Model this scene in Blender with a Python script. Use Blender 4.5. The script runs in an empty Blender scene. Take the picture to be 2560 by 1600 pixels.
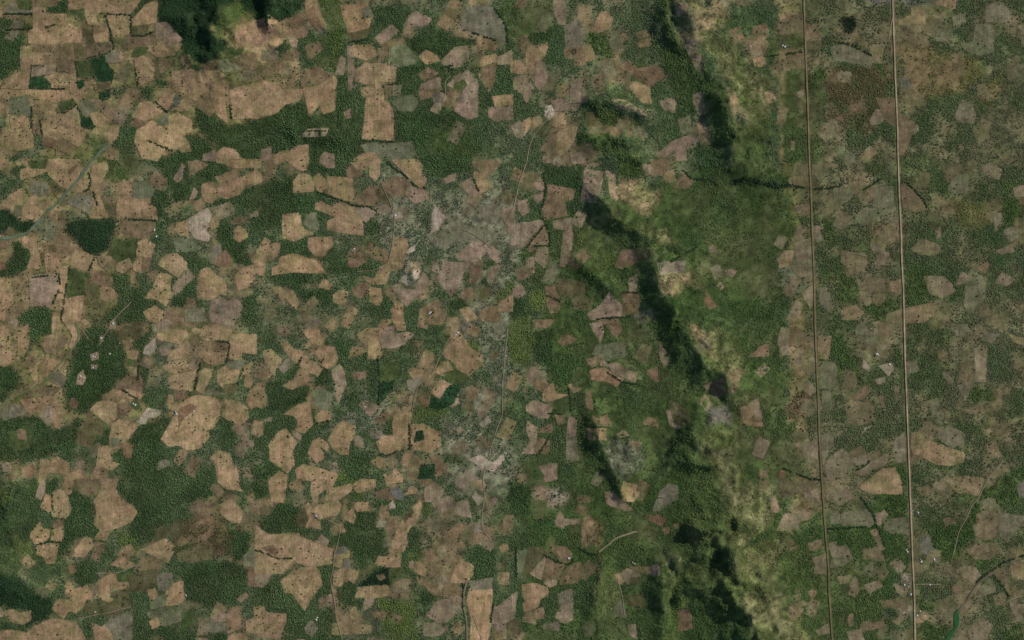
import bpy, math, random
import numpy as np
from mathutils import Vector
from mathutils.geometry import delaunay_2d_cdt

rng = np.random.default_rng(7)
random.seed(7)
scene = bpy.context.scene
COL = scene.collection

# ---------------------------------------------------------------- camera, sky, sun, exposure
MPP = 2.5                       # metres per survey unit (the photograph is 2560 x 1600 of them)
CAM_H = 20000.0
cam_d = bpy.data.cameras.new('camera')
cam = bpy.data.objects.new('camera', cam_d)
COL.objects.link(cam)
cam.location = (0, 0, CAM_H)
cam.rotation_euler = (0, 0, 0)
cam_d.sensor_fit = 'HORIZONTAL'
cam_d.sensor_width = 36.0
cam_d.lens = 36.0 * CAM_H / (2560 * MPP)
cam_d.clip_start = 100.0
cam_d.clip_end = 200000.0
scene.camera = cam

SUN_AZ, SUN_EL = math.radians(62), math.radians(36)      # clockwise from north (+Y)
world = bpy.data.worlds.new('World')
scene.world = world
world.use_nodes = True
wn = world.node_tree.nodes
wl = world.node_tree.links
sky = wn.new('ShaderNodeTexSky')
sky.sky_type = 'NISHITA'
sky.sun_disc = False
sky.sun_elevation = SUN_EL
sky.sun_rotation = SUN_AZ
sky.altitude = 400
wl.new(sky.outputs[0], wn['Background'].inputs[0])
wn['Background'].inputs[1].default_value = 0.1
sun_d = bpy.data.lights.new('sun', 'SUN')
sun_d.energy = 3.45
sun_d.angle = math.radians(0.55)
sun_d.color = (1.0, 0.95, 0.87)
sun = bpy.data.objects.new('sun', sun_d)
COL.objects.link(sun)
to_sun = Vector((math.sin(SUN_AZ) * math.cos(SUN_EL), math.cos(SUN_AZ) * math.cos(SUN_EL), math.sin(SUN_EL)))
sun.rotation_euler = to_sun.to_track_quat('Z', 'Y').to_euler()
sun.location = (3000, 2000, 3000)
vs = scene.view_settings
vs.view_transform = 'Standard'
vs.look = 'None'
vs.exposure = -0.03
vs.gamma = 1.0
vs.use_curve_mapping = False

# ---------------------------------------------------------------- land survey: plots, cover zones and hedges
# '@ x y' opens a sheet of the survey; then one line per outline: class letter, corners in sheet units of 2.6455
# survey units.  Small letters are field plots, capitals cover zones, H hedgerows.
SURVEY = """
@ 0 0
g 5,8 14,1 15,9 31,8 31,12 4,12
e 15,0 30,0 30,8 20,8
n 31,0 53,0 53,5 42,7 32,6
t 32,8 42,8 43,26 32,27
t 65,0 89,0 88,9 65,9
t 101,8 133,0 130,6 123,12 102,13
n 103,1 116,0 116,5 106,3
t 90,3 101,2 101,9 90,12
t 80,10 88,9 92,24 84,22
t 43,14 64,14 63,24 43,26
e 64,10 79,9 80,18 75,19 73,15 64,15
t 102,15 123,14 124,28 122,33 108,34
t 126,19 138,5 148,2 148,20 126,24
d 125,26 140,25 138,33 124,34
k 148,22 158,22 172,38 165,42 148,38
t 28,29 41,26 60,25 60,38 40,42 28,40
t 60,30 78,28 78,40 60,41
d 79,28 88,27 91,40 79,41
n 89,24 100,23 100,31 89,31
y 89,32 100,31 101,39 91,40
d 68,41 78,41 84,46 84,55 70,54
n 83,42 104,40 106,46 100,51 84,55
d 108,36 122,34 121,47 108,46
n 122,36 146,33 147,38 135,45 122,46
t 136,45 156,40 172,43 165,52 150,54
e 128,46 140,45 137,53 126,53
n 30,45 52,42 68,41 69,50 52,52 30,50
t 30,51 41,51 41,61 30,62
n 42,51 55,52 54,61 42,62
t 20,45 29,45 29,54 20,56
n 56,52 68,49 70,55 62,57 56,60
t 20,57 30,57 30,62 28,83 2,83 5,76 14,72 20,68
k 31,63 53,62 50,68 42,70 36,77 30,74
f 29,74 41,72 48,80 48,83 28,83
f 72,78 78,76 80,83 74,86
n 55,62 69,56 71,67 66,69 62,66 55,67
e 72,58 86,57 92,74 80,74 74,72
f 86,57 100,52 102,64 108,68 105,78 94,80 90,68
g 100,50 112,48 114,58 102,59
t 128,57 136,53 144,58 146,75 131,80 128,66
d 145,57 151,55 152,68 156,73 147,75
n 152,57 163,58 158,66 152,68
d 90,80 104,77 103,83 92,86
t 66,76 72,80 74,87 79,83 82,88 72,95 68,90
t 5,85 64,86 66,92 52,96 28,90 8,94
e 55,98 68,94 72,98 60,106
f 95,88 104,84 104,92 95,95
l 73,99 86,94 90,99 93,105 82,112 78,108
n 86,93 98,96 110,105 104,113 96,106
f 73,99 77,108 80,111 85,110 90,119 86,122 78,119 74,108
t 60,107 72,100 75,112 66,118 58,124 48,114
t 40,116 50,113 60,124 55,135 40,128
t 61,124 70,118 80,127 74,138 60,130
r 41,132 45,130 55,135 53,140 41,136
n 55,133 64,134 69,138 66,146 54,146
t 86,108 92,107 103,114 96,120 90,118
t 104,120 112,119 111,130 104,134 102,128
l 9,93 25,91 30,104 28,110 10,108
t 10,113 24,110 22,119 12,121
n 32,118 38,115 40,128 32,126
t 5,133 12,127 20,125 32,128 31,138 20,142 8,140
y 126,110 132,99 139,95 153,105 146,110 132,114
n 124,112 139,115 134,120 124,118
y 130,124 144,115 154,120 155,140 149,152 135,148 128,134
y 156,112 168,107 180,114 182,126 172,128 178,135 163,142 155,138 154,122
l 150,114 158,108 158,117 148,118
t 165,97 175,90 182,98 178,104 170,103 163,104
b 165,93 174,89 170,97 162,104
t 147,97 160,88 163,96 158,103 148,100
n 180,98 190,94 200,102 198,110 190,102
t 163,68 183,66 184,76 176,82 164,78
t 164,82 184,76 196,84 186,94 170,90
y 192,68 208,66 212,72 198,79 192,74
t 200,80 212,76 218,86 212,100 216,118 206,108 200,95
n 172,54 180,53 181,65 174,66
e 182,60 190,60 190,65 182,65
n 191,62 206,58 208,66 194,67
l 208,58 226,57 230,64 222,68 210,68
y 217,86 250,77 262,80 266,86 288,85 283,94 269,98 262,106 250,111 220,111
t 225,26 242,22 255,16 262,20 260,35 240,44 225,46
e 217,47 230,46 228,58 214,58
n 220,57 235,50 242,52 242,66 230,64
t 205,145 212,140 222,142 228,150 220,155 206,153
k 193,146 203,143 204,151 192,151
t 170,140 178,137 180,142 172,143
N 148,-8 148,20 156,22 172,38 174,52 183,59 200,61 214,48 214,42 210,36 200,30 203,22 215,18 222,12 222,-8
P 203,20 210,12 225,5 235,14 228,24 216,30 214,44 208,36
N 222,-8 250,-8 242,14 232,10 228,5
W -8,16 15,20 30,26 30,28 -8,28
W -8,28 22,33 20,62 12,70 -8,80
W 133,-4 147,-4 140,8 136,12 128,14 125,26 123,12 130,6
W 42,4 65,0 64,13 48,12
W 145,76 150,75 158,77 157,82 148,82
W 135,84 142,80 145,90 143,96 134,94
M 104,84 132,84 134,92 128,100 110,100
M 104,104 126,100 126,112 122,130 118,140 106,135 112,120 104,112
W 112,118 132,120 128,132 128,155 110,155 106,138
G 80,127 100,128 104,140 90,150 82,140
W 185,100 195,104 208,112 216,120 242,112 242,150 205,150 204,135 190,126 184,115
W 178,128 200,132 204,155 165,155 162,145 178,138
M 20,142 38,126 40,140 38,151 10,151
M -4,108 10,106 9,120 -4,120
H 4,13 31,13
H 102,13 123,14
H 100,14 108,46 100,51 83,55
H 30,62 41,62
H 30,62 28,83 61,84
H 43,26 52,23
H 124,14 124,34 136,34 146,30
H 128,66 131,80
H 4,28 30,27
H 38,114 40,128
H 147,96 160,107
H 140,133 163,142
H 218,100 219,112
H 60,107 72,99
H 71,58 74,72
H 30,100 30,120
@ 640 0
r 3,24 9,23 9,34 3,34
n 18,24 36,14 44,12 47,26 48,34 38,36 18,33
t 48,-3 57,-3 60,12 66,25 62,30 54,24 47,12
t 8,40 22,37 25,40 24,42 15,47 5,46
k 31,36 39,38 38,44 34,44
n 47,44 58,40 63,46 50,56
t 80,5 105,4 110,15 106,26 100,32 88,32 84,24
d 88,32 112,26 100,38 89,38
g 100,10 107,6 110,15 102,16
k 141,24 145,15 152,11 158,16 165,18 160,24 145,25
k 114,36 128,23 135,30 126,36 118,42
g 196,12 200,6 222,7 226,14 235,24 236,38 228,40 214,32 195,26
n 209,40 222,36 228,42 226,47 212,47
t 214,54 227,52 227,58 219,64 212,62
n 214,64 226,60 226,74 220,86 211,72
k 229,54 242,48 242,60 229,60
t 89,44 110,42 113,52 104,56 90,52
t 94,68 104,60 124,62 133,62 131,78 110,80 95,76
l 126,46 140,42 152,54 150,60 134,63 126,60
t 155,54 160,48 170,52 174,58 160,60
k 175,58 188,46 200,44 200,56 192,63 180,62
n 155,70 163,64 171,68 168,72 158,76
k 156,80 173,73 175,84 154,86
n 154,86 160,84 174,84 170,90 156,94
g 167,90 174,88 176,96 168,96
k 182,80 200,66 209,76 210,98 192,98 196,88
e 188,80 196,76 199,80 194,87 188,84
k 188,104 192,98 209,98 209,110 200,112
t 224,92 242,90 242,100 227,102
k 220,102 242,100 242,112 228,114 220,110
t 46,84 58,78 72,72 76,76 76,95 74,104 64,107 60,98 50,110 48,100 46,90
n 44,66 60,64 72,72 58,80 44,82
r 52,66 60,63 62,68 54,72
t 100,84 118,78 121,90 108,92 101,90
y 105,92 120,90 124,98 129,105 130,133 101,132 102,118 104,105
n 121,80 131,78 132,88 122,94
k 130,82 137,80 136,90 130,90
l 131,92 146,90 152,96 148,105 136,104 130,98
l 101,138 148,134 150,146 130,152 104,144
t 90,152 100,146 112,145 118,152
t 30,146 38,138 49,138 50,150 47,160 41,160 34,155 30,152
k 62,148 66,144 73,146 74,158 66,158 61,154
k 6,142 14,140 14,151 5,151
k 87,44 90,44 93,66 92,76 90,84 88,84 87,64
k 76,70 80,53 84,56 82,70
k 84,106 89,104 89,110 85,111
k 42,130 50,122 68,122 66,128 54,128 48,131
N -4,-6 48,-6 40,10 34,14 22,20 18,32 12,36 8,35 8,24 -4,18
W 4,44 14,48 22,44 27,38 35,46 24,55 18,50 4,47
G 48,40 64,36 68,50 68,62 56,60 50,50
P 57,-4 80,-4 80,24 84,40 86,44 75,70 68,60 70,45 64,36 66,24 60,12
W 113,8 135,4 140,20 135,28 128,22 112,26
W 140,35 180,32 212,40 200,44 180,56 170,52 145,50
W 133,64 160,60 178,63 200,64 196,68 182,80 178,98 152,92 154,78 165,66 150,72 134,80
W 76,73 87,70 87,84 104,90 104,110 101,133 85,135 70,118 60,108 76,104
W -4,114 26,98 48,98 52,110 72,106 90,108 100,130 104,144 90,155 50,155 48,138 38,138 28,146 -4,155
W 137,82 153,82 154,90 146,90 138,90
W 226,64 242,62 242,90 228,90 224,80
W 210,84 225,94 226,102 210,104
W 130,106 165,98 190,104 200,114 160,130 150,146 132,132
G 165,118 200,115 208,132 200,150 170,146 158,132
H 175,64 186,62
H 88,40 105,37
H 226,8 236,24 238,40
H 100,132 130,134
H 196,28 212,33 226,38
@ 1280 0
k 40,0 48,0 52,10 50,22 44,22 40,10
g 50,24 64,18 69,34 66,46 52,46
n 50,46 66,46 66,56 50,54
t 76,27 81,20 84,12 90,11 95,18 92,26 82,30
t 119,42 124,37 131,36 131,43 122,44
n 116,32 128,28 131,35 122,37
t 14,50 28,46 33,40 34,44 30,52 20,60 18,66 14,64
t 0,58 6,57 10,60 14,64 16,68 10,70 0,68
k 24,58 30,60 33,76 26,84 22,80
k 2,74 12,72 20,84 18,92 14,98 10,88 2,84
n 100,62 112,58 118,66 132,63 140,64 144,72 130,82 118,74 108,66
t 113,78 120,78 130,84 131,98 122,96 118,90 112,84
k 94,94 108,96 120,104 128,110 115,108 100,102
k 140,96 152,93 155,98 154,106 145,104
k 148,136 168,128 175,130 174,138 164,140 164,151 156,151 155,140 144,148 140,146
k 154,4 160,-2 165,8 162,18 156,16
k 164,38 168,36 172,42 178,56 180,70 176,68 170,54 164,46
k 172,90 178,88 180,98 184,102 182,108 176,108 172,98
t 44,126 56,118 61,121 58,134 52,140 50,144 42,142 44,132
k 30,148 34,146 35,153 30,153
k 0,120 8,115 14,124 10,130 4,128
t 11,116 16,112 19,118 13,126
t 20,112 26,110 28,116 18,122
k 38,96 46,94 60,98 70,96 60,104 42,104
k 55,85 70,88 70,96 56,96
w 32,101 37,100 40,108 36,112 32,110
k 56,146 64,145 69,153 58,153
n 228,26 240,22 242,30 228,32
G -14,10 0,0 30,0 38,4 40,18 36,24 20,34 5,40 -6,38
C 165,5 205,5 212,20 190,26 175,22
L 178,26 200,30 242,80 242,115 232,122 220,110 205,90 195,75 188,60 178,45
G 205,118 242,110 242,155 208,155
V 140,-6 156,-6 152,20 160,40 172,50 185,75 195,85 205,105 212,125 205,140 190,125 184,105 176,88 168,108 158,100 150,80 142,65 140,50
V 70,30 92,30 100,40 96,56 88,58 76,44 70,36
W 130,32 145,30 150,42 140,50 130,44
V 72,100 85,102 105,108 125,114 120,120 95,122 75,112
V 60,130 95,130 110,138 100,148 75,148 62,142
W 14,34 36,24 44,26 34,40 22,44
@ 1920 0
r 22,52 33,49 34,56 20,58
n 14,58 34,56 34,64 15,66
n 36,24 46,24 49,37 37,38
e 37,0 48,0 48,10 37,11
n 10,22 20,16 33,14 33,30 12,32
k 28,88 33,86 33,90 29,92
k 22,134 24,134 24,141 22,141
g 60,45 66,44 72,42 98,56 96,64 88,60 62,56
y 124,20 136,14 136,8 148,11 148,22 138,24 124,23
t 156,4 165,0 178,0 176,8 168,8
n 144,24 160,26 166,30 160,36 150,32
l 158,28 172,26 172,38 160,38
n 124,34 138,31 150,36 153,42 146,44 132,38
g 206,6 220,2 228,10 226,20 206,20
l 197,24 210,24 212,30 224,28 214,36 213,48 200,52 186,46 183,42 194,40
l 175,16 186,12 186,20 176,28 174,24
n 174,52 183,50 184,68 178,70 175,60
l 234,62 244,60 244,72 234,72
d 227,56 240,53 235,60 234,74 227,74
g 178,108 184,94 192,98 196,108 194,116 178,114
d 195,120 203,113 210,116 208,126 200,134 195,126
k 97,114 102,104 108,104 111,111 104,117 98,117
r 103,93 120,93 121,110 121,120 110,112 104,100
r 123,106 130,110 140,118 136,126 128,146 124,146
k 137,122 141,118 142,122 138,126
b 124,74 134,76 136,84 126,82
l 64,136 80,146 82,153 72,153 64,142
R 60,60 110,60 118,90 100,120 85,130 62,110 58,80
Y 120,45 200,50 190,90 150,95 130,80
Y 205,70 220,65 215,110 205,100
B 84,-6 118,-6 118,6 100,5 86,3
B 128,-6 158,-6 154,8 130,10
V 50,60 58,58 58,70 50,70
T 68,18 76,15 82,17 85,24 81,30 74,30 70,25
V 98,48 106,56 108,68 105,78 119,82 120,92 112,88 103,72 98,60
G 38,66 55,70 58,110 58,155 40,155
G 0,32 34,36 34,48 0,52
G 14,68 36,64 38,100 38,155 20,155 12,100 15,80
H 33,49 0,53
H 66,40 78,42 98,52
@ 0 400
t -2,0 8,0 6,6 -2,6
t 46,0 75,0 74,6 79,10 76,20 66,28 58,24 48,14 43,10
r 65,12 72,4 73,5 66,13
t 20,10 30,6 44,8 40,12 30,16 20,18
d 48,18 60,25 64,30 52,33 48,26
e 28,2 36,0 44,2 42,7 30,7
g 30,22 36,20 44,24 46,30 38,34 30,30
t 5,38 12,30 20,28 22,34 20,38 10,44 0,47
t 22,46 28,36 34,34 32,48 30,56 22,53
t 34,44 42,46 38,54 33,58 33,50
n 35,42 50,38 42,46 36,44
t 74,22 86,16 84,24 76,30 68,30
t 88,6 100,2 102,8 96,20 88,25 85,20
t 86,27 93,25 95,36 98,45 102,50 100,54 86,54 84,48 88,38
g 70,34 84,32 88,40 84,50 74,46 64,40
d 96,36 108,40 110,55 102,50
n 102,36 107,34 108,40 103,40
t 110,26 118,19 124,24 126,36 112,38
l 126,22 140,22 145,28 142,36 126,36
t 112,38 142,37 142,42 147,46 148,56 118,55 112,50
n 141,20 146,12 154,14 158,20 156,28 144,26
n 115,56 135,56 146,60 146,68 140,75 125,74 108,70 116,62
t 130,78 138,75 146,80 142,94 130,92
t 126,94 134,92 134,106 127,104
n 135,93 142,93 140,104 135,106
e 108,74 125,74 129,80 126,96 105,96 95,96 105,86
n 93,92 104,92 110,100 102,104 94,97
t 112,98 122,94 124,100 116,106 110,104
t 60,96 72,84 82,88 90,92 86,102 82,104 66,98
n 50,74 62,74 76,84 72,86 56,94 46,90 48,80
l 32,66 42,56 48,56 54,64 50,76 40,74
y 22,73 33,71 36,80 38,100 36,102 27,101 30,90 28,84 22,80
t 42,82 46,88 48,92 55,94 55,106 44,108 44,98
n -2,74 8,74 11,82 -2,83
r -2,95 4,97 5,102 -2,104
k 28,110 54,108 56,114 54,124 48,128 48,138 30,137 28,124
t 57,104 65,100 66,108 62,124 60,140 56,144 48,140 54,128 56,118
e 66,102 82,106 86,112 80,128 64,130 63,120
y 62,132 78,129 77,146 73,158 74,170 68,178 66,176 70,166 66,160 62,152 59,150
t 50,146 56,144 58,151 57,163 50,162
t -2,112 8,112 12,126 10,138 4,150 -2,150
n 6,140 20,136 22,144 12,150 6,150
t 92,124 98,119 106,122 111,128 104,134 94,130
d 80,112 92,118 94,132 104,136 92,150 78,148 82,128
n 85,104 100,106 106,112 104,118 95,118 88,114
t 124,108 128,108 126,116 123,120
t 156,90 168,89 177,98 176,104 168,110 160,104 150,98
l 165,76 176,73 190,82 185,86 168,86
t 168,60 178,56 178,72 170,70 166,66
w 179,56 186,50 196,46 199,52 198,62 192,66 198,72 196,76 184,73 180,66
t 198,60 202,53 206,56 206,62 200,65
t 191,24 196,22 204,28 206,32 200,40 194,38 191,32
t 206,27 214,22 222,18 236,12 243,10 243,20 232,23 226,32 214,36 206,34
n 178,2 186,1 196,4 190,10 180,15
k 165,18 172,3 174,6 171,18 168,20
k 180,36 184,26 186,30 183,36
t 214,2 220,0 243,0 243,6 222,7 214,4
n 216,58 228,54 232,58 220,60
k 230,56 244,46 244,52 232,56
t 222,66 226,62 232,66 234,72 226,77 221,74
g 205,80 208,81 208,90 200,98 197,88
r 209,90 213,86 220,94 214,100 208,99
n 204,93 209,89 208,100 203,98
t 150,106 161,110 160,122 164,126 156,137 150,132 138,130 145,120
k 164,120 172,108 179,104 184,110 176,119 166,127
n 140,108 148,104 149,108 144,114
t 187,112 190,104 197,102 204,108 213,116 214,122 206,126 198,132 187,130 188,122
t 222,110 230,102 240,100 242,104 240,112 234,120 226,122
k 200,134 208,130 216,134 222,128 228,138 226,148 214,153 200,153 198,144
g 204,138 210,136 212,146 206,148
t 136,144 146,138 154,144 154,152 142,152
n 155,144 166,141 170,152 156,152
g 176,142 192,140 194,152 176,152
k 238,92 244,90 244,98 239,98
N -8,48 8,46 20,58 32,58 30,66 14,70 -8,68
W 12,76 22,80 28,85 30,92 28,100 20,106 8,112 -4,112 -4,104 6,100 12,92
N 62,60 80,54 92,55 110,57 108,66 106,74 104,84 93,92 86,90 76,82 70,74 62,68
W 146,28 156,28 165,40 160,50 148,56 148,46 142,38
W 142,-4 180,-4 214,4 220,12 206,22 192,20 190,40 178,44 165,42 160,20 150,10
W 198,18 212,16 206,24
W 228,28 242,24 242,42 232,46 210,44 195,42 200,40 214,36
M 150,44 200,42 232,48 215,58 206,52 184,48 178,56 166,60 150,60
W 206,62 222,60 222,74 234,76 236,100 218,96 208,82
M 140,75 150,60 165,60 168,90 156,92 140,110 138,130 124,108
W 124,120 138,130 150,136 155,140 140,144 134,155 95,155 108,136
W 104,106 122,108 126,120 115,134 108,125
W 18,144 40,138 48,140 50,155 18,155
W 178,90 200,98 200,104 188,106 176,104
W 170,126 186,118 188,132 196,138 192,140 176,140 160,138
W 6,8 24,4 24,14 14,14
M 18,16 50,14 48,24 40,22 26,22 24,34 16,30
M -4,10 18,20 20,28 5,38 -4,44
G 100,4 130,0 134,6 126,20 110,22 95,18
M 88,22 108,16 110,38 98,45 95,28
M 60,42 88,52 84,56 64,58
W 228,132 242,128 242,155 228,155
H 84,12 86,20 84,28 76,30
H 56,108 57,120 50,136
H 66,100 63,118 60,140 58,151
H 31,111 54,108
H 90,92 84,104
H 118,56 148,57
H 88,30 92,42
@ 640 400
t -1,0 4,0 4,6 -1,8
n 6,3 12,1 14,8 16,14 10,14 6,8
t -1,10 4,13 5,20 -1,23
t 36,20 42,13 50,15 55,22 54,29 46,30 36,30
t 55,17 60,13 64,18 67,22 62,30 58,28
t 68,16 80,15 90,17 92,22 92,38 84,38 74,34 66,30 68,24
n 100,30 108,25 116,25 114,32 118,36 110,42 96,42 92,38
d 115,27 122,28 128,38 129,44 122,42 114,34
k 112,44 122,43 128,47 118,50 110,46
n 86,8 92,6 102,15 88,16
t 90,3 106,0 108,4 104,9 96,8
y 108,2 117,0 117,6 116,14 112,20 108,14
t 128,0 152,0 157,5 156,12 160,18 160,24 155,26 148,20 136,10
n 118,22 132,16 145,20 146,26 138,34 130,36 122,28
k 144,26 155,28 162,30 162,36 150,40 142,32
t 57,41 62,40 70,44 84,39 92,44 100,54 101,71 92,69 78,66 68,66 68,58 76,54 66,50 57,46
k 92,46 106,44 112,50 104,58 100,52
y 26,52 40,51 43,56 44,63 48,66 54,70 46,74 36,76 26,73
l 48,52 56,50 60,58 60,64 54,68 50,66 46,60
t 50,74 56,74 60,73 71,73 72,80 68,86 62,92 56,90 50,82
t -1,90 4,80 9,74 13,76 10,88 8,99 -1,99
t 12,84 16,79 23,79 20,90 12,96 10,94
t -1,101 8,101 8,110 4,110 -1,106
t 24,92 36,89 46,92 56,96 62,102 66,107 50,106 36,105 22,108 16,108 16,101 22,101
y 60,118 64,113 72,118 68,121 60,120
t 16,121 22,120 26,124 26,130 28,134 27,138 22,132
t 28,129 35,123 38,128 40,136 38,141 32,136
t 73,128 78,124 86,125 86,132 84,137 74,134
n 92,122 100,116 108,118 106,126 100,130 94,128
t 108,121 118,122 119,130 116,137 108,133
n 87,90 94,82 100,86 104,96 92,102 88,96
r 88,96 93,94 94,100 89,101
d 98,82 108,78 112,84 108,90 104,96 100,90
n 108,80 124,87 124,96 120,97 110,92 104,86
t 132,73 138,73 144,80 143,84 140,92 138,102 128,104 125,98 128,86
t 124,98 127,104 122,116 115,117 113,112 118,102
t 102,110 112,113 111,117 103,113
w 166,48 168,41 172,44 176,52 178,54 175,62 170,66 168,72 165,72 166,60
k 175,18 188,13 190,18 180,21
n 205,2 212,0 232,0 230,5 218,15 210,10 206,6
k 192,24 206,16 212,30 208,36 198,28
t 206,11 214,14 223,25 212,31 208,24
g 216,44 226,42 231,50 228,58 220,60 214,52
k 232,48 244,45 244,66 235,70 236,60
g 180,62 192,60 206,64 218,62 218,76 214,78 204,76 188,74 184,68
k 216,80 224,82 230,90 228,96 222,92
g 164,72 172,67 186,72 190,76 176,82 166,78
k 190,90 206,78 214,80 216,88 208,96 192,94
k 178,96 192,95 204,97 196,106 194,116 190,124 184,128 172,112 176,104
k 168,96 172,95 172,106 167,104
n 204,98 215,94 213,108 208,116 202,116 204,106
k 220,103 234,98 232,104 226,112 222,118 219,114
k 129,120 135,116 140,122 150,124 158,106 162,112 158,124 148,130 143,138 136,132 130,124
w 150,104 155,103 154,110 148,113 143,118 136,114 140,110 148,112
n 158,140 168,135 172,133 176,140 178,150 174,155 162,154 158,146
t 128,142 132,134 138,136 140,148 141,160 134,160 130,152
n 195,124 204,122 207,128 200,133 194,130
t 193,142 200,139 210,150 200,152 195,146
n 214,142 222,138 228,140 231,152 210,152
t 230,136 238,128 242,127 242,142 230,142
d 213,124 218,120 222,124 218,134 212,132
w 129,52 136,50 138,54 130,55
w 144,85 150,81 150,85 144,88
W -4,24 36,16 36,32 56,42 46,50 30,50 24,62 -4,72 -4,46
W 54,76 72,74 75,88 86,84 88,100 102,98 104,108 68,108 62,96 56,90
W 20,78 50,76 52,90 30,90 16,86
W 14,108 60,106 70,110 64,114 50,118 18,116
W 104,92 112,92 120,98 116,110 106,110 102,102
W 158,-4 204,-4 204,10 190,12 176,18 166,16 156,6
W 20,8 74,2 86,8 90,16 68,14 56,12 42,8 48,4
W 198,104 204,106 202,117 212,118 218,110 222,119 205,121 196,118
W 213,96 222,92 226,100 215,108
W 182,134 194,130 204,136 194,142 192,155 180,155
P 224,124 242,118 242,130 228,138 222,132
W 118,125 126,130 130,136 124,146 110,140 120,134
W 28,118 72,122 72,136 60,138 42,132
W 102,54 112,58 120,62 118,70 106,70 102,66
W 136,117 142,120 150,121 146,125 138,124
H 58,30 72,35 86,40 92,43 106,44 114,48
H 124,2 140,14 152,26 160,26
H 204,16 212,32
@ 1280 400
k 69,10 86,12 85,22 80,34 80,40 66,38 66,28
k 89,10 97,13 98,18 97,32 100,38 94,36 92,24
n 34,24 46,26 60,28 58,36 48,40 52,52 44,54 30,56 28,46 34,34
k 18,34 30,31 30,36 24,40
k 22,22 30,22 30,28 24,28
k 6,40 14,38 16,48 10,52 6,46
k 38,58 56,55 56,66 48,66 40,64
k 0,62 28,57 30,62 22,72 14,80 8,82 0,80
n 14,80 26,66 30,60 34,70 36,80 24,82 16,86
k 49,68 56,66 57,78 54,92 50,100 46,100 49,84
k 24,84 33,82 34,96 30,101 22,94
n 98,100 104,86 118,85 122,94 112,100 104,102
d 118,86 131,83 132,90 122,94
g 137,98 150,96 164,96 160,106 140,108
k 72,146 86,136 92,126 100,134 106,140 106,148 90,152 74,150
n 104,126 118,124 122,132 118,144 106,146
k 111,112 118,108 117,122 111,124
d 57,132 68,128 76,134 74,142 56,140
n 32,120 42,118 44,130 34,130
n 32,130 46,134 44,144 36,144
k 2,122 8,118 12,126 6,130 2,128
d 43,112 68,116 69,126 56,128 44,128
r 183,126 188,132 194,138 186,140 182,134
k 187,82 191,81 192,86 188,87
k 196,118 198,116 200,120 197,122 194,119
k 202,104 212,105 208,110 202,108
n 152,26 162,14 171,20 166,26 154,27
n 132,0 146,0 148,8 142,14 132,14
k 124,5 130,5 132,12 126,14
k 58,-2 68,-2 66,3 58,2
k 70,4 88,2 78,6
k 14,94 20,92 21,106 14,104
n 4,104 20,102 18,108 6,114
G 148,24 190,20 196,40 190,60 170,60 152,50 150,32
G 170,60 230,50 250,60 250,130 180,140 165,110 176,80
C 98,20 120,18 135,35 134,48 118,46 105,42 98,38
C 132,110 152,100 170,108 180,118 160,128 146,132 138,120
L 70,54 92,50 100,56 80,64
L 112,56 150,66 156,84 140,80 120,68
P 56,60 80,64 82,90 68,96 62,84
P 75,90 95,88 98,100 80,112 75,102
W 28,4 70,6 66,12 66,38 58,38 48,26 36,20 30,14
V 92,-2 124,2 124,16 106,18 96,12
V 92,56 108,58 118,78 120,86 112,84 96,72 86,62
V 116,74 135,82 150,88 156,92 150,96 140,94 130,84
W 48,38 60,38 66,48 60,52 54,50
V 68,104 85,112 95,122 84,128 70,120
V 115,108 130,106 142,122 144,135 132,136 122,128
W -2,128 12,130 14,148 4,155 -2,155
P 12,128 30,124 32,140 14,146
H 30,12 32,28 30,40 26,50 32,60 36,72 36,81 21,81
H 30,62 22,72 12,85
H 80,150 112,148
H 150,96 175,82
H 162,10 170,18 186,18 195,24
H 34,128 46,134
H 105,125 120,125
@ 1920 400
l 62,28 70,24 80,30 83,33 76,36 68,40 64,44
n 76,20 90,20 88,28 82,31
l 102,26 118,26 119,45 106,48 100,42
l 84,52 92,46 120,46 110,50 100,56 88,60 84,56
n 68,50 76,50 78,60 70,62
g 116,56 121,54 121,58 117,58
n 70,86 92,90 93,96 90,106 76,110 74,100 70,96
k 101,98 108,86 114,88 112,96 104,100
g 98,80 104,79 106,84 100,88
k 43,63 52,64 50,68 44,69
g 44,71 50,70 50,76 44,77
k 25,80 40,74 41,98 28,96
t 10,94 16,86 24,87 22,96 18,100 11,101
k 22,98 41,98 41,108 30,110 24,104
n 26,44 38,42 40,54 30,52
n 20,18 38,16 38,24 22,24
d 26,4 38,4 38,14 22,15
d 42,2 56,4 56,14 42,14
k 32,126 42,118 43,132 40,140 34,132
g 47,122 56,121 60,132 62,140 56,142 50,136 48,128
t 70,142 82,138 90,144 86,150 70,150
n 88,116 100,112 116,114 116,124 100,124 90,122
k 88,126 97,124 96,132 92,134 88,130
t 115,116 125,114 125,126 117,124
n 100,128 108,127 110,132 104,138 100,134
t 131,140 142,138 155,136 156,146 146,153 130,153
n 113,146 126,142 126,153 112,153
k 148,110 166,110 174,118 176,124 164,130 154,126 152,118
k 178,118 184,106 192,112 188,116 180,118
l 188,118 199,110 205,110 206,128 200,138 190,144 186,136 188,126
k 215,116 222,106 233,113 226,118
n 136,84 146,75 160,80 163,86 156,90 140,88
k 158,66 163,64 163,72 160,74
r 126,24 134,26 144,34 150,42 152,46 140,48 128,44
d 164,4 182,4 188,12 176,18 172,28 164,8
l 176,18 188,12 190,28 178,32 171,28
k 202,6 212,3 220,10 218,18 206,14
g 214,52 220,50 219,62 214,70
g 224,66 232,62 236,72 228,77
k 232,26 244,24 244,34 234,34
k 216,86 230,80 232,86 220,88
r 198,102 208,96 210,100 204,106
G -2,30 24,36 28,60 22,80 -2,90
G 46,100 54,104 58,118 46,116
R 104,62 124,58 126,70 104,70
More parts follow.
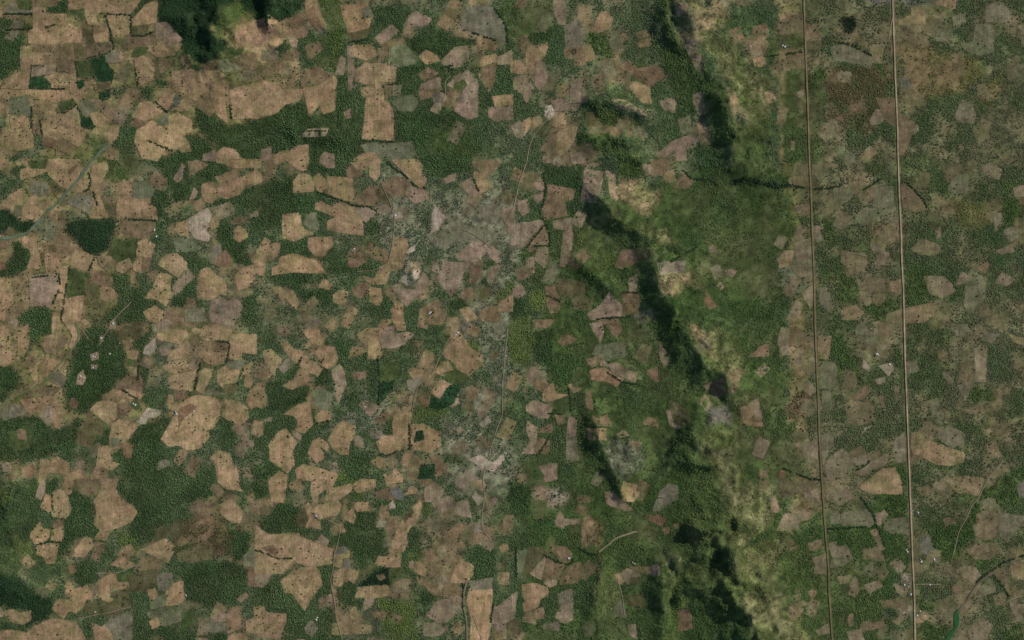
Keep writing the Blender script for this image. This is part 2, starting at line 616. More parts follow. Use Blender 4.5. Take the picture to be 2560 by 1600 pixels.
Y 165,38 205,36 206,60 190,62 176,50
V -2,12 20,14 22,24 -2,24
V 52,58 66,50 66,80 56,84 52,70
V 60,105 76,108 86,120 88,134 66,136 60,125
V 95,136 118,130 126,132 126,142 108,150 92,148
V 130,104 146,106 152,122 150,136 131,138
M 210,90 244,84 244,104 215,104
V 222,14 236,18 230,34 222,30
V 222,44 240,38 244,60 230,64 222,56
M 182,98 205,106 176,110
H -2,23 10,26 20,23 40,27
T -34,18 -12,18 4,22 12,24.5 20,21.5 39,25.5 39,28.5 20,25.5 12,28 -2,25 -34,21
H 44,27 58,27 70,24
H 82,33 94,26 106,18
H 132,22 144,34 152,46
@ 0 800
t 50,0 56,0 58,8 56,13 50,11
t 18,10 27,5 28,14 26,26 22,34 17,32
t -2,7 6,6 8,18 12,30 12,38 4,44 -2,42
k 8,0 16,0 14,8 9,8
t 44,16 52,13 56,15 54,24 52,32 44,30 40,24 36,24
n 56,15 62,14 62,22 56,30 53,31
t 29,48 46,36 56,36 60,38 52,46 46,56 36,60 32,56
n 50,36 62,30 65,33 60,38
g 49,52 54,49 61,54 61,60 56,61 48,57
n 10,72 18,68 32,60 36,60 20,68 12,74
n 28,68 40,62 58,64 52,70 40,74 28,72
t 20,76 30,74 50,72 50,78 44,84 40,86 26,86
g 0,88 12,80 20,82 26,88 14,92 4,94
k 38,90 44,82 50,80 52,88 50,96 44,98
t 52,82 60,84 60,90 56,102 50,100 52,90
r 66,78 70,74 74,78 72,83 68,82
n 112,60 120,53 134,58 134,66 126,70 118,66 110,64
t 110,68 120,66 133,68 136,70 132,74 124,74 114,72
k 123,44 130,45 131,56 127,52
e 118,37 128,36 130,44 122,43
t 120,28 130,30 129,36 121,36
n 116,20 124,22 124,28 118,28
d 114,10 120,4 130,2 136,12 132,18 122,18 112,16
y 86,85 92,78 102,77 110,80 112,90 108,94 98,94 92,91
n 112,80 124,76 126,82 118,90 112,92
e 122,80 128,76 132,82 130,84
t 96,92 106,94 102,98
d 75,104 80,96 90,92 98,98 96,108 90,108 88,120 80,118 73,117
t 106,100 112,95 120,98 127,99 129,102 124,108 120,114 114,120 110,124 104,118 106,108
l 106,112 114,113 113,118 106,119
t 114,119 120,116 126,120 124,130 119,130 115,124
t 92,132 94,120 100,119 109,123 105,128 106,134 112,136 107,140 98,141 92,138
t 90,140 95,140 95,151 86,151
n 96,140 101,141 102,151 95,151
r 21,139 26,138 33,139 33,146 24,148
k 4,137 8,135 11,138 10,142 4,142
n 12,142 16,143 15,150 11,149
t 39,132 46,132 46,144 40,153 37,153 37,140
t 50,132 54,130 58,132 65,136 64,146 58,146 47,143
t 60,150 65,146 76,142 78,151
w 142,22 146,18 147,26 142,33 136,32 138,26
k 144,4 158,0 162,2 158,10 146,10
t 150,12 176,10 178,16 170,22 150,18
t 196,6 204,4 220,8 220,14 218,18 196,18
k 205,0 222,0 220,8 208,4
n 192,20 204,20 204,27 194,26
n 204,21 217,21 217,31 206,30
y 219,14 242,14 242,32 228,30 228,37 215,36 217,28
t 188,30 206,30 215,32 212,40 200,42 190,36
k 151,28 160,27 160,32 152,33
t 158,38 162,30 170,28 175,35
k 176,24 180,22 180,28 176,28
t 154,44 160,41 165,48 170,48 173,42 172,46 168,50 160,49
t 160,54 170,52 185,48 184,56 181,66 172,66 160,64
t 190,50 194,46 200,47 198,56 190,68 186,66
t 206,48 212,44 226,47 224,52 222,64 212,64 206,58
d 212,62 224,60 222,68 214,70
g 213,40 230,38 234,40 228,45 216,44
t 226,58 232,44 238,40 238,44 230,52
t 232,50 236,48 239,58 236,64 232,62
t 233,76 236,68 242,62 242,80 238,84
t 213,76 224,77 235,84 234,92 226,99 218,96 211,90 214,84
y 158,78 160,71 163,72 165,78 172,79 178,75 184,72 196,72 204,74 208,82 207,92 202,101 196,104 198,110 193,114 188,121 176,122 170,118 160,119 153,113 158,104 164,92 172,86 160,84
r 170,84 180,80 185,82 182,86 172,94 168,104
r 165,68 172,68 172,74 166,74
l 190,70 200,66 212,70 204,73
t 200,130 206,124 217,126 219,136 218,138 204,138
y 204,139 223,139 225,151 226,158 230,162 224,162 212,158 206,152
k 224,120 231,108 235,108 234,120 230,130 224,126
k 236,114 239,114 239,119 236,119
k 240,96 244,96 244,110 238,108
w 130,96 140,84 153,86 150,90 140,92 136,98
g 150,135 156,132 160,136 152,142 149,142
W 28,-2 50,-2 48,12 36,16 30,28 22,36 18,30 28,20
W -8,44 10,44 18,50 18,60 10,68 4,78 -8,80
W 70,24 90,2 100,8 112,12 118,24 120,36 118,40 124,52 110,60 104,70 90,80 78,90 62,84 60,66 66,50 68,36
e 10,106 16,104 28,100 30,112 28,120 16,124 10,118
n 17,104 24,104 24,112 18,112
k 86,33 92,31 93,36 88,38
k 87,43 92,43 91,46 87,46
k 74,52 78,48 81,54 78,60 73,60
k 95,16 97,15 97,20 95,20
k 105,2 108,0 108,7 104,8
W 126,20 136,14 150,-2 140,20 135,40 142,46 140,60 136,76 134,58 131,45 130,30 125,28
M 142,36 160,50 158,72 142,82 136,74 142,48
W 130,100 150,92 164,92 158,106 152,116 152,132 148,155 112,155 124,130 127,118 120,116 128,104
W -8,98 20,92 36,90 48,102 66,100 74,92 78,92 74,110 70,120 62,120 36,132 24,136 -8,134
W 98,108 108,100 104,118 92,122 90,118
W 150,140 200,138 204,155 148,155
W 206,94 214,92 220,100 224,108 220,122 208,120 208,104
M 64,124 92,132 90,142 80,148 66,140
G 178,64 184,66 186,48 190,38 194,36 192,46 184,76 178,75
H 116,66 132,76
H 131,36 131,56
H 190,40 184,66
H 205,20 217,21 216,32 214,40
@ 640 800
t 44,10 58,6 60,14 64,18 62,24 54,22 50,16
t 24,23 30,22 36,28 44,30 44,36 40,42 32,36 28,30
t 7,30 14,28 20,32 24,38 20,46 16,50 10,42
g 22,45 30,38 34,42 26,50
t 42,44 46,34 54,38 62,46 58,53 50,48
t 26,62 36,56 40,47 46,48 51,54 50,58 42,60 34,65
t -1,61 7,60 9,70 11,80 6,83 -1,81
n -1,49 12,46 12,52 4,56 -1,54
t 58,30 62,25 74,26 77,36 74,42 68,45 60,40
k 72,46 78,42 83,50 85,62 84,68 78,78 74,70 75,60
t 88,36 91,26 101,27 100,32 92,36
n 92,51 104,49 104,53 94,57
t 97,14 104,9 116,8 118,0 128,0 124,8 116,20 100,20
t 107,22 116,21 116,28 118,32 116,36 107,36
k 118,18 124,10 125,6 130,6 131,14 142,12 148,14 140,22 130,26 120,26
t 144,49 148,46 158,48 156,54 148,54
g 143,58 156,54 152,64 150,70 144,64
t 186,14 192,12 196,16 204,28 214,34 214,42 206,46 200,54 194,52 188,40 180,36 176,32
t 170,50 176,40 182,40 186,46 178,52
y 166,69 175,57 184,61 176,70 174,75
r 153,75 157,72 164,78 160,82
n 198,66 204,63 209,70 206,76 200,76
k 210,84 216,80 220,86 214,92 211,90
k 182,80 190,74 192,78 186,82
l 54,66 62,66 72,70 70,80 62,86 56,80
t 27,89 40,80 50,78 53,90 53,98 46,106 38,104 40,94 36,90
t 56,92 62,86 70,88 70,94 60,98
k 6,94 16,92 14,95 7,95
t -1,96 7,96 6,108 2,110 -1,108
t 74,102 82,96 93,100 93,110 88,116 87,126 80,126 72,120 69,114 72,108
k 94,108 100,112 102,120 94,118
g 106,104 118,106 122,110 110,112
t 114,116 120,110 128,110 138,110 140,118 134,124 125,127 118,124
t 130,90 138,90 146,88 145,98 144,120 140,122 140,111 130,108
t 147,99 158,99 174,106 174,118 164,124 148,122 147,108
f 152,106 156,105 158,112 150,115
y 13,118 20,108 28,103 34,110 38,116 34,124 36,136 30,144 22,140 14,132
t 50,126 54,114 60,112 68,118 68,124 62,120 60,118 64,130 58,134
k 34,104 42,108 42,114 36,108
y 38,142 44,137 60,140 77,146 74,153 70,160 66,160 68,151 52,150 40,151
t 13,151 22,143 30,147 30,155 28,165 26,172 15,171 13,160
t 109,134 116,130 120,132 118,140 121,144 114,140
t 137,134 142,124 148,124 147,132 145,138 139,137
n 150,128 158,134 156,138 150,151 143,151 143,139
n 166,130 170,128 176,134 180,140 178,146 170,146 168,136
t 128,148 131,140 138,148 138,153 128,153
w 202,132 212,128 224,136 234,126 234,132 224,142 214,140
w 212,98 220,90 222,96 214,100
k 190,104 194,101 196,104 192,107
k 98,80 104,76 116,82 108,90 100,84
f 166,72 174,76 184,62 192,64 186,78 174,84 165,82
f 118,60 130,56 128,66 118,78 116,70
e 118,44 128,40 136,42 136,52 126,58 118,56
f 156,138 168,137 168,149 154,149
e 178,50 190,48 200,54 194,60 182,56
W 78,18 92,20 88,38 82,40 78,30
W 62,46 72,46 72,62 56,62 54,54 60,52
W 10,56 24,56 30,66 50,62 48,76 26,86 12,84
W 84,70 96,66 100,80 98,88 86,84
W 43,108 54,112 50,122 44,120
W -2,106 20,104 12,120 -2,128
W -2,136 12,134 22,140 18,155 -2,155
W 36,118 50,120 50,136 36,138
W 122,92 130,92 130,110 122,108
P 154,80 176,86 176,92 156,98 150,90
W 168,126 200,130 200,140 178,134
W 78,130 108,126 108,146 90,155 80,142
W 30,50 40,44 42,50 28,60
W 100,30 107,30 107,38 116,40 116,80 104,70 106,56 104,46
P 204,16 216,24 214,34 206,30
P 76,142 84,144 84,155 76,155
H 115,36 117,60 116,80
H 62,40 56,36
H 40,42 44,34
H 145,98 145,122
H 57,98 71,95
H 108,124 124,128 134,124
@ 1280 800
n 20,0 40,0 34,7 22,6
k 74,4 84,2 86,12 84,24 78,14
n 84,0 100,0 104,8 98,16 92,10
n 44,20 52,14 62,18 56,22 48,24
l 80,24 108,22 106,34 88,38 76,32
k 86,37 92,44 84,43 84,40
n 70,38 84,34 84,38 76,44
k 92,42 100,40 106,46 118,50 116,58 104,54 94,48
t 74,48 86,46 94,52 104,56 98,62 92,58 76,56
n 54,62 66,58 68,64 58,68
n 128,48 137,45 138,58 132,56
n 21,58 30,56 34,62 32,68 22,64
t 30,68 38,60 42,70 52,72 50,78 40,78 30,76
k 14,82 20,76 38,83 34,92 26,92 14,86
e 40,77 54,72 55,86 46,88 40,84
e 58,50 66,46 72,56 70,64 58,62
n 41,90 48,90 50,96 44,99
t 72,103 88,103 88,112 72,112
n 76,90 82,94 90,90 94,100 84,98 78,98
n 122,98 128,92 136,94 138,102 128,100
e 118,102 136,102 140,112 130,116 120,110
k 146,86 150,85 152,96 160,101 156,103 150,99 148,96
d 149,74 153,76 160,82 168,88 168,96 160,100 153,96 150,86
n 70,68 74,68 76,84 71,82
k 54,90 60,94 60,112 52,112
g 52,114 60,110 62,120 62,132 52,134 51,122
k 15,96 24,102 24,112 22,126 10,126 18,114 14,104
n 25,112 35,114 34,126 22,124
n 24,104 38,98 38,106 26,106
k 26,138 42,136 42,150 32,152 28,142
e 10,138 18,130 25,136 24,140 30,148 24,150 12,142
k 139,22 146,32 148,40 144,44 140,34
n 182,62 206,52 212,46 220,48 214,54 212,64 206,70 192,72 184,66
n 216,84 228,78 228,90 236,94 236,100 220,98
k 226,78 232,75 236,92 228,90
n 224,34 234,26 242,24 242,34
k 100,108 106,105 110,109 102,110
n 110,112 122,116 116,122
B 185,86 205,82 206,98 186,100
L 176,2 205,10 220,44 205,54 186,40 176,20
C 160,0 180,4 192,20 200,36 188,30 176,20
L 178,104 206,104 210,130 200,140 185,130 176,120
L 190,130 220,140 230,155 195,155
A 90,110 120,116 122,140 100,150 86,135 88,118
V 128,-2 160,-2 168,14 180,40 196,56 194,62 180,70 168,74 152,56 146,40 140,18
V 150,108 175,100 176,130 190,140 188,155 150,155
V 66,96 72,112 82,120 90,155 74,140 66,125
W 20,10 40,8 38,30 44,40 24,42 20,26
G 108,36 136,32 138,44 124,46 106,44
G 105,0 130,0 132,14 120,22 104,18
W 56,68 70,66 70,84 56,86
W 40,102 52,98 52,112 36,114
W 35,114 52,116 50,124 36,126
W 104,60 128,74 116,80 100,72
W 44,134 58,134 56,146 44,146
G 200,76 244,60 244,140 215,130 208,110 206,84
G 212,0 244,0 244,24 220,32
P -2,0 16,2 18,20 14,50 -2,40
H 88,48 104,58 122,62
H 54,64 56,86
H 34,88 48,89
H 24,128 36,110
@ 1920 800
t 48,16 60,16 58,30 56,36 48,36
l 49,40 62,40 65,46 64,54 62,62 50,64 50,50
k 13,8 20,8 18,22 22,32 12,34 10,20
l 84,6 88,2 92,8 100,12 104,18 98,24 92,20 84,14 82,10
n 106,4 112,4 118,10 112,14 106,10
k 105,22 114,20 114,26 108,28
d 74,48 82,50 84,62 78,66 74,58
r 78,74 92,62 98,64 92,72 84,76
n 76,88 84,84 94,76 100,82 101,94 92,98 84,100 76,96
l 52,68 58,68 60,84 56,86 52,80
g 51,112 58,106 62,112 60,120 56,128 52,138
k 56,134 70,122 78,128 80,138 72,146 58,150 54,142
r 77,126 88,120 94,127 80,130
k 80,131 94,128 96,134 84,137 80,134
k 86,140 104,130 114,126 112,134 100,142 92,146 86,146
n 94,126 106,124 104,130 96,132
g 120,114 129,106 131,124 130,132 122,134 119,124
y 87,158 98,149 108,141 120,140 125,151 126,164 108,162 94,163
y 136,120 146,112 162,118 176,124 185,126 184,134 172,137 158,136 150,130 138,126
n 142,106 150,95 160,101 160,111 150,113
g 162,102 174,102 186,108 184,116 174,120 162,112
t 136,108 142,106 150,114 140,119 135,119
t 166,150 188,148 203,150 200,165 180,163 174,156
n 180,52 184,40 196,42 195,58 188,60 180,58
k 196,30 206,28 207,40 205,58 197,58
g 180,62 194,60 190,70 186,76 182,68
n 195,80 202,78 204,85 192,88 186,86
g 168,48 176,58 172,60 166,52
g 174,8 188,4 190,10 180,14
t 228,14 244,18 244,24 232,20
g 206,12 218,14 212,22 204,18
g 132,40 140,38 142,48 132,50
r 160,30 166,29 170,38 164,38
w 106,44 116,41 118,46 114,52 108,48
w 90,38 96,44 96,48 90,45
w 102,57 110,54 110,58 104,60
w 88,108 92,102 99,100 96,104 90,108
k 120,62 124,64 123,78 121,74
k 106,72 109,72 112,92 112,98 109,92
k 27,117 34,116 46,114 46,124 47,140 42,138 36,132 33,124
r 10,145 14,142 16,147 12,150
G -2,90 30,100 30,120 36,134 44,150 -2,155
G -2,40 22,50 20,64 -2,68
V 60,18 74,14 72,30 84,42 96,50 66,46 64,36 58,30
G 64,48 73,48 73,60 64,62
R 44,64 30,100 14,90 24,70
V 118,28 128,30 128,50 122,44
V 190,62 210,58 212,70 200,78 188,76
M 208,22 225,14 230,30 216,50 206,42
V 112,130 122,136 130,138 130,155 124,150 118,140
M 137,130 148,130 150,142 160,150 138,148
V 232,142 246,138 246,155 214,155
H 84,142 96,134
H 14,140 40,150 50,151
@ 0 1200
t 62,0 68,0 67,12 62,14 58,10
y 60,8 63,14 66,22 66,30 62,36 50,34 48,20 50,12
t 40,20 44,14 49,16 49,28 46,30 39,25
k 38,4 42,2 42,12 38,18 34,17
t 96,0 111,0 109,9 96,9
n 72,0 95,0 94,10 86,16 74,10
t 89,20 96,10 110,10 114,20 124,24 126,28 129,31 122,40 108,44 104,47 96,47 89,42 92,32
n 50,40 60,36 60,42 48,48
t 30,50 34,46 38,40 40,46 47,48 46,54 40,60 34,60 30,55
t 50,48 60,43 60,52 57,58 49,57
t 35,62 40,60 55,59 54,70 52,78 44,78 42,72 36,70
t 69,72 72,62 80,54 86,56 88,62 84,68 80,72
d 70,58 79,54 71,64
n 90,57 97,60 98,66 92,76 86,74 90,66
t 89,56 95,48 102,50 100,56 92,57
t 105,80 113,73 120,73 126,80 120,84 112,83
n 64,80 72,82 72,86 68,88 65,86
d 144,58 150,48 158,45 160,50 155,56 150,58
d 162,50 172,48 174,54 164,58
t 133,66 146,60 156,56 164,62 158,68 150,72 140,70
n 166,60 172,53 178,58 170,62
n 190,54 201,46 202,50 192,57
d 168,70 186,62 200,66 200,74 180,78 168,76
t 209,30 212,22 218,19 226,26 229,31 226,40 220,40 212,34
t 62,100 66,95 70,104 82,100 87,108 82,116 76,122 72,126 66,122 60,130 54,126 50,122 54,114 60,112 70,116 68,112 62,108
t 94,96 104,90 110,90 110,98 104,100 103,112 108,112 106,116 100,116 94,112
t 105,100 112,98 120,96 122,101 118,104 105,104
e 111,90 120,90 120,95 112,96
d 122,90 148,84 148,100 136,106 124,104
d 104,105 122,104 122,120 104,130 80,124 82,116 94,114 106,117 109,112
t 140,104 146,103 148,110 142,116 140,110
g 149,90 162,88 162,98 156,104 150,104
t 157,106 165,98 172,96 172,108 174,112 168,118 158,118
l 143,116 156,107 156,118 143,122
l 140,124 172,118 172,132 156,138 140,128
t 142,134 148,130 152,136 144,140
e 172,126 182,123 184,136 174,140
t 3,124 12,123 20,126 29,124 28,132 22,136 12,134
k -2,119 3,122 2,128 -2,128
t 28,144 34,138 50,132 72,134 80,150 80,155 28,155
t -2,144 10,142 27,145 27,155 -2,155
t 87,135 96,140 100,137 107,144 108,153 91,153 90,144
g 106,130 122,127 125,128 124,153 109,153 107,144 101,137
t 216,124 220,120 228,120 228,132 226,140 216,144 213,138 216,132
k 196,134 204,128 216,126 214,133 198,133
g 196,135 212,136 214,142 196,143
t 216,148 222,145 232,146 234,153 216,153
t 233,134 242,130 242,144 234,143
k 225,112 232,107 234,110 228,115
n 235,88 244,86 244,100 236,100
l 230,72 242,64 242,82 230,80
W 10,2 36,-2 38,18 40,28 35,46 28,52 26,66 18,80 -6,90 -6,30 12,18
P -6,-2 10,-2 12,18 -6,30
P 14,54 30,58 34,66 36,80 20,80
N -6,88 16,84 24,100 34,108 50,112 52,124 42,132 28,137 16,137 28,130 30,124 18,124 3,118 -6,118
M 36,82 56,80 64,90 62,104 44,110 24,100
W -6,60 14,66 20,84 -6,92
W 62,12 72,10 88,22 92,36 94,46 88,54 80,52 66,60 60,70 54,72 57,60 62,50 67,36 67,22
W 112,-4 148,-4 204,-4 200,14 188,22 170,20 160,30 150,46 142,60 130,66 120,58 124,44 130,32 124,22 114,16
P 106,54 112,48 120,58 130,66 126,74 108,64
W 70,78 88,77 92,86 92,94 84,100 72,98 68,90
W 174,84 200,78 230,80 234,96 226,110 218,118 194,120 180,116 174,104
W 126,126 138,126 142,138 158,136 176,140 196,143 214,144 218,155 124,155
W 222,46 234,50 234,72 224,78 218,64
W 80,134 88,134 90,146 86,155 80,146
W -6,132 18,138 28,138 26,146 10,142 -6,140
W 42,2 56,0 54,10 44,12
R 168,40 200,34 226,50 212,72 180,80 160,74
H 36,61 46,58 57,59
H 49,14 50,28
@ 640 1200
t 33,2 42,0 46,8 42,10 32,8
t 52,10 54,0 64,0 66,8 58,14 58,22 54,18
t 66,14 69,5 74,8 90,4 92,8 84,14 78,18 66,18
t 92,6 98,0 113,0 112,6 104,10 96,11
n 110,12 126,8 134,14 128,18 112,16
t 141,14 146,7 152,8 150,12 142,15
k 160,8 168,2 178,10 174,18 160,20
n 152,0 166,0 166,3 156,6
b 128,10 134,7 140,14 138,18 132,17
t 94,24 96,21 105,22 105,28 96,29
t 68,22 76,19 80,24 76,32 70,32 60,36 52,28
t 46,26 50,22 52,26 50,34 60,40 62,46 54,46 46,44
d 38,36 46,27 49,36 46,44 40,42
t 84,36 90,28 94,34 92,40 86,38
t 117,32 118,25 123,24 124,32 126,35 120,37
g 114,44 118,38 124,40 124,44
w 126,23 130,20 131,26 127,27
t 155,18 156,26 150,42 145,44 142,52 143,60 138,68 138,78 136,82 113,80 116,73 124,72 130,60 132,50 136,42 146,32
n 122,46 127,36 137,34 134,44 128,52 124,50
d 139,34 146,28 148,31 141,38
k 190,22 199,19 202,26 203,35 195,35 187,32
w 205,16 208,10 210,16 216,18 210,23 206,20
k 218,22 226,17 228,18 220,28
g 207,40 214,39 214,48 212,50 206,50
n 207,51 215,52 212,60 206,60
k 212,60 219,53 225,62 222,66
t 231,63 236,60 238,66 233,68
y 0,44 4,46 12,52 28,50 40,50 42,54 50,56 54,60 60,62 72,66 72,78 60,80 52,82 40,78 36,74 24,74 14,72 4,66 0,66
r 6,64 16,62 20,68 18,71 10,68
k 56,58 62,52 68,58 66,62 58,60
t 0,68 12,72 24,76 36,76 30,82 24,88 10,88 0,88
k 0,90 14,90 10,98 4,101 0,98
t 24,95 30,90 40,84 56,82 60,86 62,98 58,106 50,116 46,122 40,112 34,106 28,106 26,100
t 75,71 82,65 88,68 88,74 82,72 80,82 74,80
b 75,68 82,63 86,64 82,69 75,70
g 84,76 88,75 88,83 82,83
t 74,86 84,84 92,86 100,86 94,92 92,97 86,92 82,93 80,100 74,99
n 115,90 120,88 122,92 117,94
d 98,86 110,80 113,81 104,92 96,97
e 127,84 137,83 136,94 127,98
t 95,110 97,102 104,102 110,102 124,100 125,108 116,111 110,110
k 104,112 112,112 110,118 100,124
t 90,124 94,120 97,128 96,133 90,130
n 110,126 120,124 124,126 120,132 112,130
n 128,124 134,126 138,130 134,134 128,130
k 146,78 148,76 150,84 145,82
t 152,78 155,77 160,84 161,92 154,88 150,86
n 153,92 162,94 172,102 170,110 160,100 154,98
k 170,92 178,90 180,96 174,104
t 186,92 188,82 194,78 205,80 204,90 198,96 192,98 184,97
n 178,98 190,99 194,106 184,112 178,108
k 162,128 170,116 190,110 194,112 190,124 180,134 172,134
y 203,103 223,102 223,118 222,132 219,142 218,155 203,155 204,130 200,114
g 202,96 208,94 223,93 223,102 204,102
k 222,134 224,120 232,118 242,108 242,132 230,136
k 226,138 234,136 235,141 228,142
k 160,147 168,142 181,137 181,141 172,146
t -1,120 7,120 10,126 28,127 28,134 24,144 20,150 12,148 -1,146
g 47,140 52,133 58,140 54,147 48,144
k 67,110 71,109 72,117 68,118
n 60,112 66,110 67,118 60,120
W -2,-2 14,4 14,18 -2,18
W 2,34 24,22 40,28 38,40 46,46 54,48 46,52 28,50 14,52 4,48
W 94,30 116,28 114,44 122,46 122,60 124,70 112,74 96,74 88,64 74,62 66,64 76,50 84,42
W -2,100 14,94 24,94 26,106 34,108 42,114 46,122 44,128 30,127 10,124 -2,118
W 28,128 48,124 50,134 47,140 54,148 58,140 60,126 72,122 78,140 82,155 22,155
W 60,86 70,82 72,110 60,110 62,98
W 76,100 90,94 96,100 96,112 104,114 100,122 90,118 78,118
T 95,99 104,93 120,83 126,82 126,100 98,100
W 206,64 228,66 226,90 206,92
P 143,56 150,60 158,74 152,78 146,76 142,90 150,100 140,110 136,84
P 120,110 150,110 156,124 150,155 130,155 120,130
P 156,20 168,16 164,36 154,38
W 142,46 152,44 156,66 146,70 142,60
W 156,102 166,100 170,112 158,120
P 78,-2 94,-2 90,4 78,4
P 84,12 100,10 96,20 80,20
P 78,24 86,24 82,34
W 104,24 118,18 140,20 140,28 134,34 124,32 118,26
H -1,66 12,70 20,74 34,74
H 196,100 196,120
H 222,134 224,118
@ 1280 1200
t 102,14 106,2 112,4 120,6 120,12 114,20 106,18 102,18
k 88,12 94,11 100,18 106,22 114,28 108,29 96,24 90,22
g 140,12 148,4 156,6 157,18 150,20 140,28 134,28
r 130,34 140,33 144,36 142,42 136,41 130,38
r 144,46 148,45 148,49 145,50
r 153,42 156,41 157,44 154,45
n 62,16 72,15 73,20 63,21
k 40,38 46,30 50,38 64,37 64,41 48,42 49,45 42,43
n 66,44 69,46 70,62 66,64
n 38,62 50,64 56,70 54,78 46,76 39,68
l 5,68 16,65 12,80 9,92 6,92
d 16,64 28,64 30,70 18,86 10,90
k 18,88 31,73 33,80 28,94 20,91
n 34,73 40,78 50,80 44,94 29,94
k 28,96 42,94 42,98 36,101
n 46,90 56,80 64,78 68,84 62,96 46,98
t 10,100 20,98 33,102 34,108 26,112 22,124 12,124 10,110
g 44,108 56,104 58,116 46,118
k 42,126 48,118 57,117 57,132 50,135 41,130
n 14,125 30,121 30,130 10,132
k 10,134 22,132 22,136
g 27,138 44,134 44,142 30,140
k 0,108 5,106 4,118 2,130 0,130
k 105,86 110,84 120,89 120,92 112,92 110,98 105,92
d 112,93 120,92 118,97 112,96
k 130,82 138,80 138,88 133,89 128,86
n 112,82 128,82 128,88 116,86
l 98,120 104,112 106,118 107,128 98,128
k 110,138 116,137 118,150 112,146
n 158,122 166,120 170,130 170,140 158,142
d 110,110 124,108 126,118 112,118
K 24,8 50,2 52,20 40,24 28,20
L 196,4 244,0 244,50 215,60 200,40 195,20
L 205,60 244,60 244,155 228,155 215,120 208,90
L 165,52 196,50 200,56 170,64
L 168,80 190,84 196,92 172,92
V 158,0 190,2 200,40 198,50 176,48 160,40
V 165,76 182,62 200,58 212,86 200,90
V 160,90 200,86 210,96 220,130 228,155 180,155 172,120 160,110
P 150,80 160,84 158,108 168,120 158,155 148,155 148,110
V 120,96 145,80 148,110 150,155 122,155 118,120
L 78,72 84,76 84,112 78,112
P 84,80 96,84 98,108 96,130 82,126
W 58,100 74,96 78,112 74,130 58,116
W 26,110 44,102 42,126 32,132 30,120
R 70,40 90,40 84,66 74,66
V 92,60 120,58 130,76 100,80
W -2,0 20,8 16,34 -2,36
W -2,56 16,60 16,64 4,67 -2,66
W 124,22 136,20 136,30 126,31
W 104,98 114,100 112,108 106,106
G 50,44 66,44 66,62 54,60
G 118,40 144,42 140,60 110,56
H 62,64 74,70 80,70
H 30,70 44,78 54,80 58,76
H 4,66 4,92
H 150,78 156,86 157,100
@ 1920 1200
n 30,8 36,2 44,2 46,8 38,12 30,12
k 35,14 46,9 48,20 38,20
d 8,12 14,18 28,12 30,2 12,0
k 55,10 74,8 80,15 68,23 56,18
g 59,29 66,29 68,40 59,41
l 70,32 95,28 100,38 98,44 70,42
k 100,34 110,29 113,33 106,42 103,42
l 110,38 130,36 132,50 118,50 110,46
k 14,34 20,31 28,34 28,46 9,47 11,42
k 29,34 34,28 40,36 30,38
k 3,18 7,18 10,29 4,30
n 39,60 50,57 52,64 40,66
k 43,74 54,70 55,88 44,88 46,80
k 58,60 64,59 64,64 74,62 78,72 79,73 62,75 60,68
l 60,76 80,74 72,80 60,82
n 90,66 102,64 108,70 109,76 90,74
n 97,48 103,46 110,64 106,66
d 98,88 110,80 114,86 108,94
k 78,98 82,92 85,96 84,103 79,104
n 66,92 78,90 76,96 68,98
k 92,100 104,95 108,100 96,106
n 108,115 119,113 119,120 109,121
n 122,112 134,112 130,122 120,122
f 108,124 124,122 122,130 110,130
n 87,138 94,133 100,136 110,130 108,138 90,143
k 118,133 126,128 128,132 122,136
k 75,144 88,142 91,153 78,153
t 77,128 80,126 81,136 76,138
k 46,142 57,136 57,144 48,146
n 22,118 32,114 40,116 26,122
r 39,106 43,103 46,107 42,111
n 140,8 152,6 156,12 146,14
n 195,45 198,32 210,28 219,36 218,48 212,55 198,56
g 220,32 244,34 236,46 226,58 219,52
g 202,20 212,17 216,24 208,27
n 188,66 200,60 216,60 222,68 210,74 196,74
k 178,86 186,82 196,84 200,90 192,97 186,92
t 230,82 238,79 244,82 244,94 232,92
n 212,86 222,82 230,92 238,104 240,110 230,110 222,98
l 200,104 210,92 215,100 214,106 204,108
n 214,110 226,106 224,116 216,118
k 229,114 234,112 238,132 232,126
k 190,142 200,130 212,138 208,146 204,153 192,153
y 140,130 146,126 151,130 146,134 140,134
t 175,102 182,100 183,106 177,106
d 160,114 174,112 178,120 168,120 160,122
r 166,38 172,36 176,40 168,43
b 144,54 152,52 156,64 150,70 144,66
b 236,6 244,0 244,18 238,14
k 120,98 132,104 128,110 122,106
L -2,60 20,56 22,68 10,90 8,100 -2,100
L -2,100 20,104 22,120 30,140 34,155 -2,155
V 12,78 20,68 42,70 42,84 36,92 20,104 12,90
G 28,92 56,90 60,155 40,155 30,126
G 60,76 110,74 96,92 84,88 60,92
G -2,46 30,48 24,60 -2,56
G 58,22 80,20 90,10 88,22 70,28
V 94,18 112,14 130,18 132,30 120,34 105,26
V 90,102 112,100 112,112 104,124 88,136 80,120
V 152,44 184,40 192,32 200,18 204,30 192,60 186,76 176,80 156,66
G 165,18 196,14 198,20 180,30 166,26
V 200,6 246,-4 236,20 220,22 206,16
V 190,76 222,74 210,84 202,90
V 150,136 172,134 174,142 166,155 150,155
V 222,140 246,132 246,155 220,155
V 140,120 160,116 158,128 144,126
M 120,140 137,134 137,155 110,155
K 118,94 134,92 134,134 124,134 122,110
H 88,16 100,34 104,46 110,62
H 195,98 203,91 222,78 244,70
H 213,90 222,100 228,110
H 56,46 100,44
"""
U = 640 / 241.92

def world_xy(sx, sy):
    return (sx - 1280) * MPP, (800 - sy) * MPP

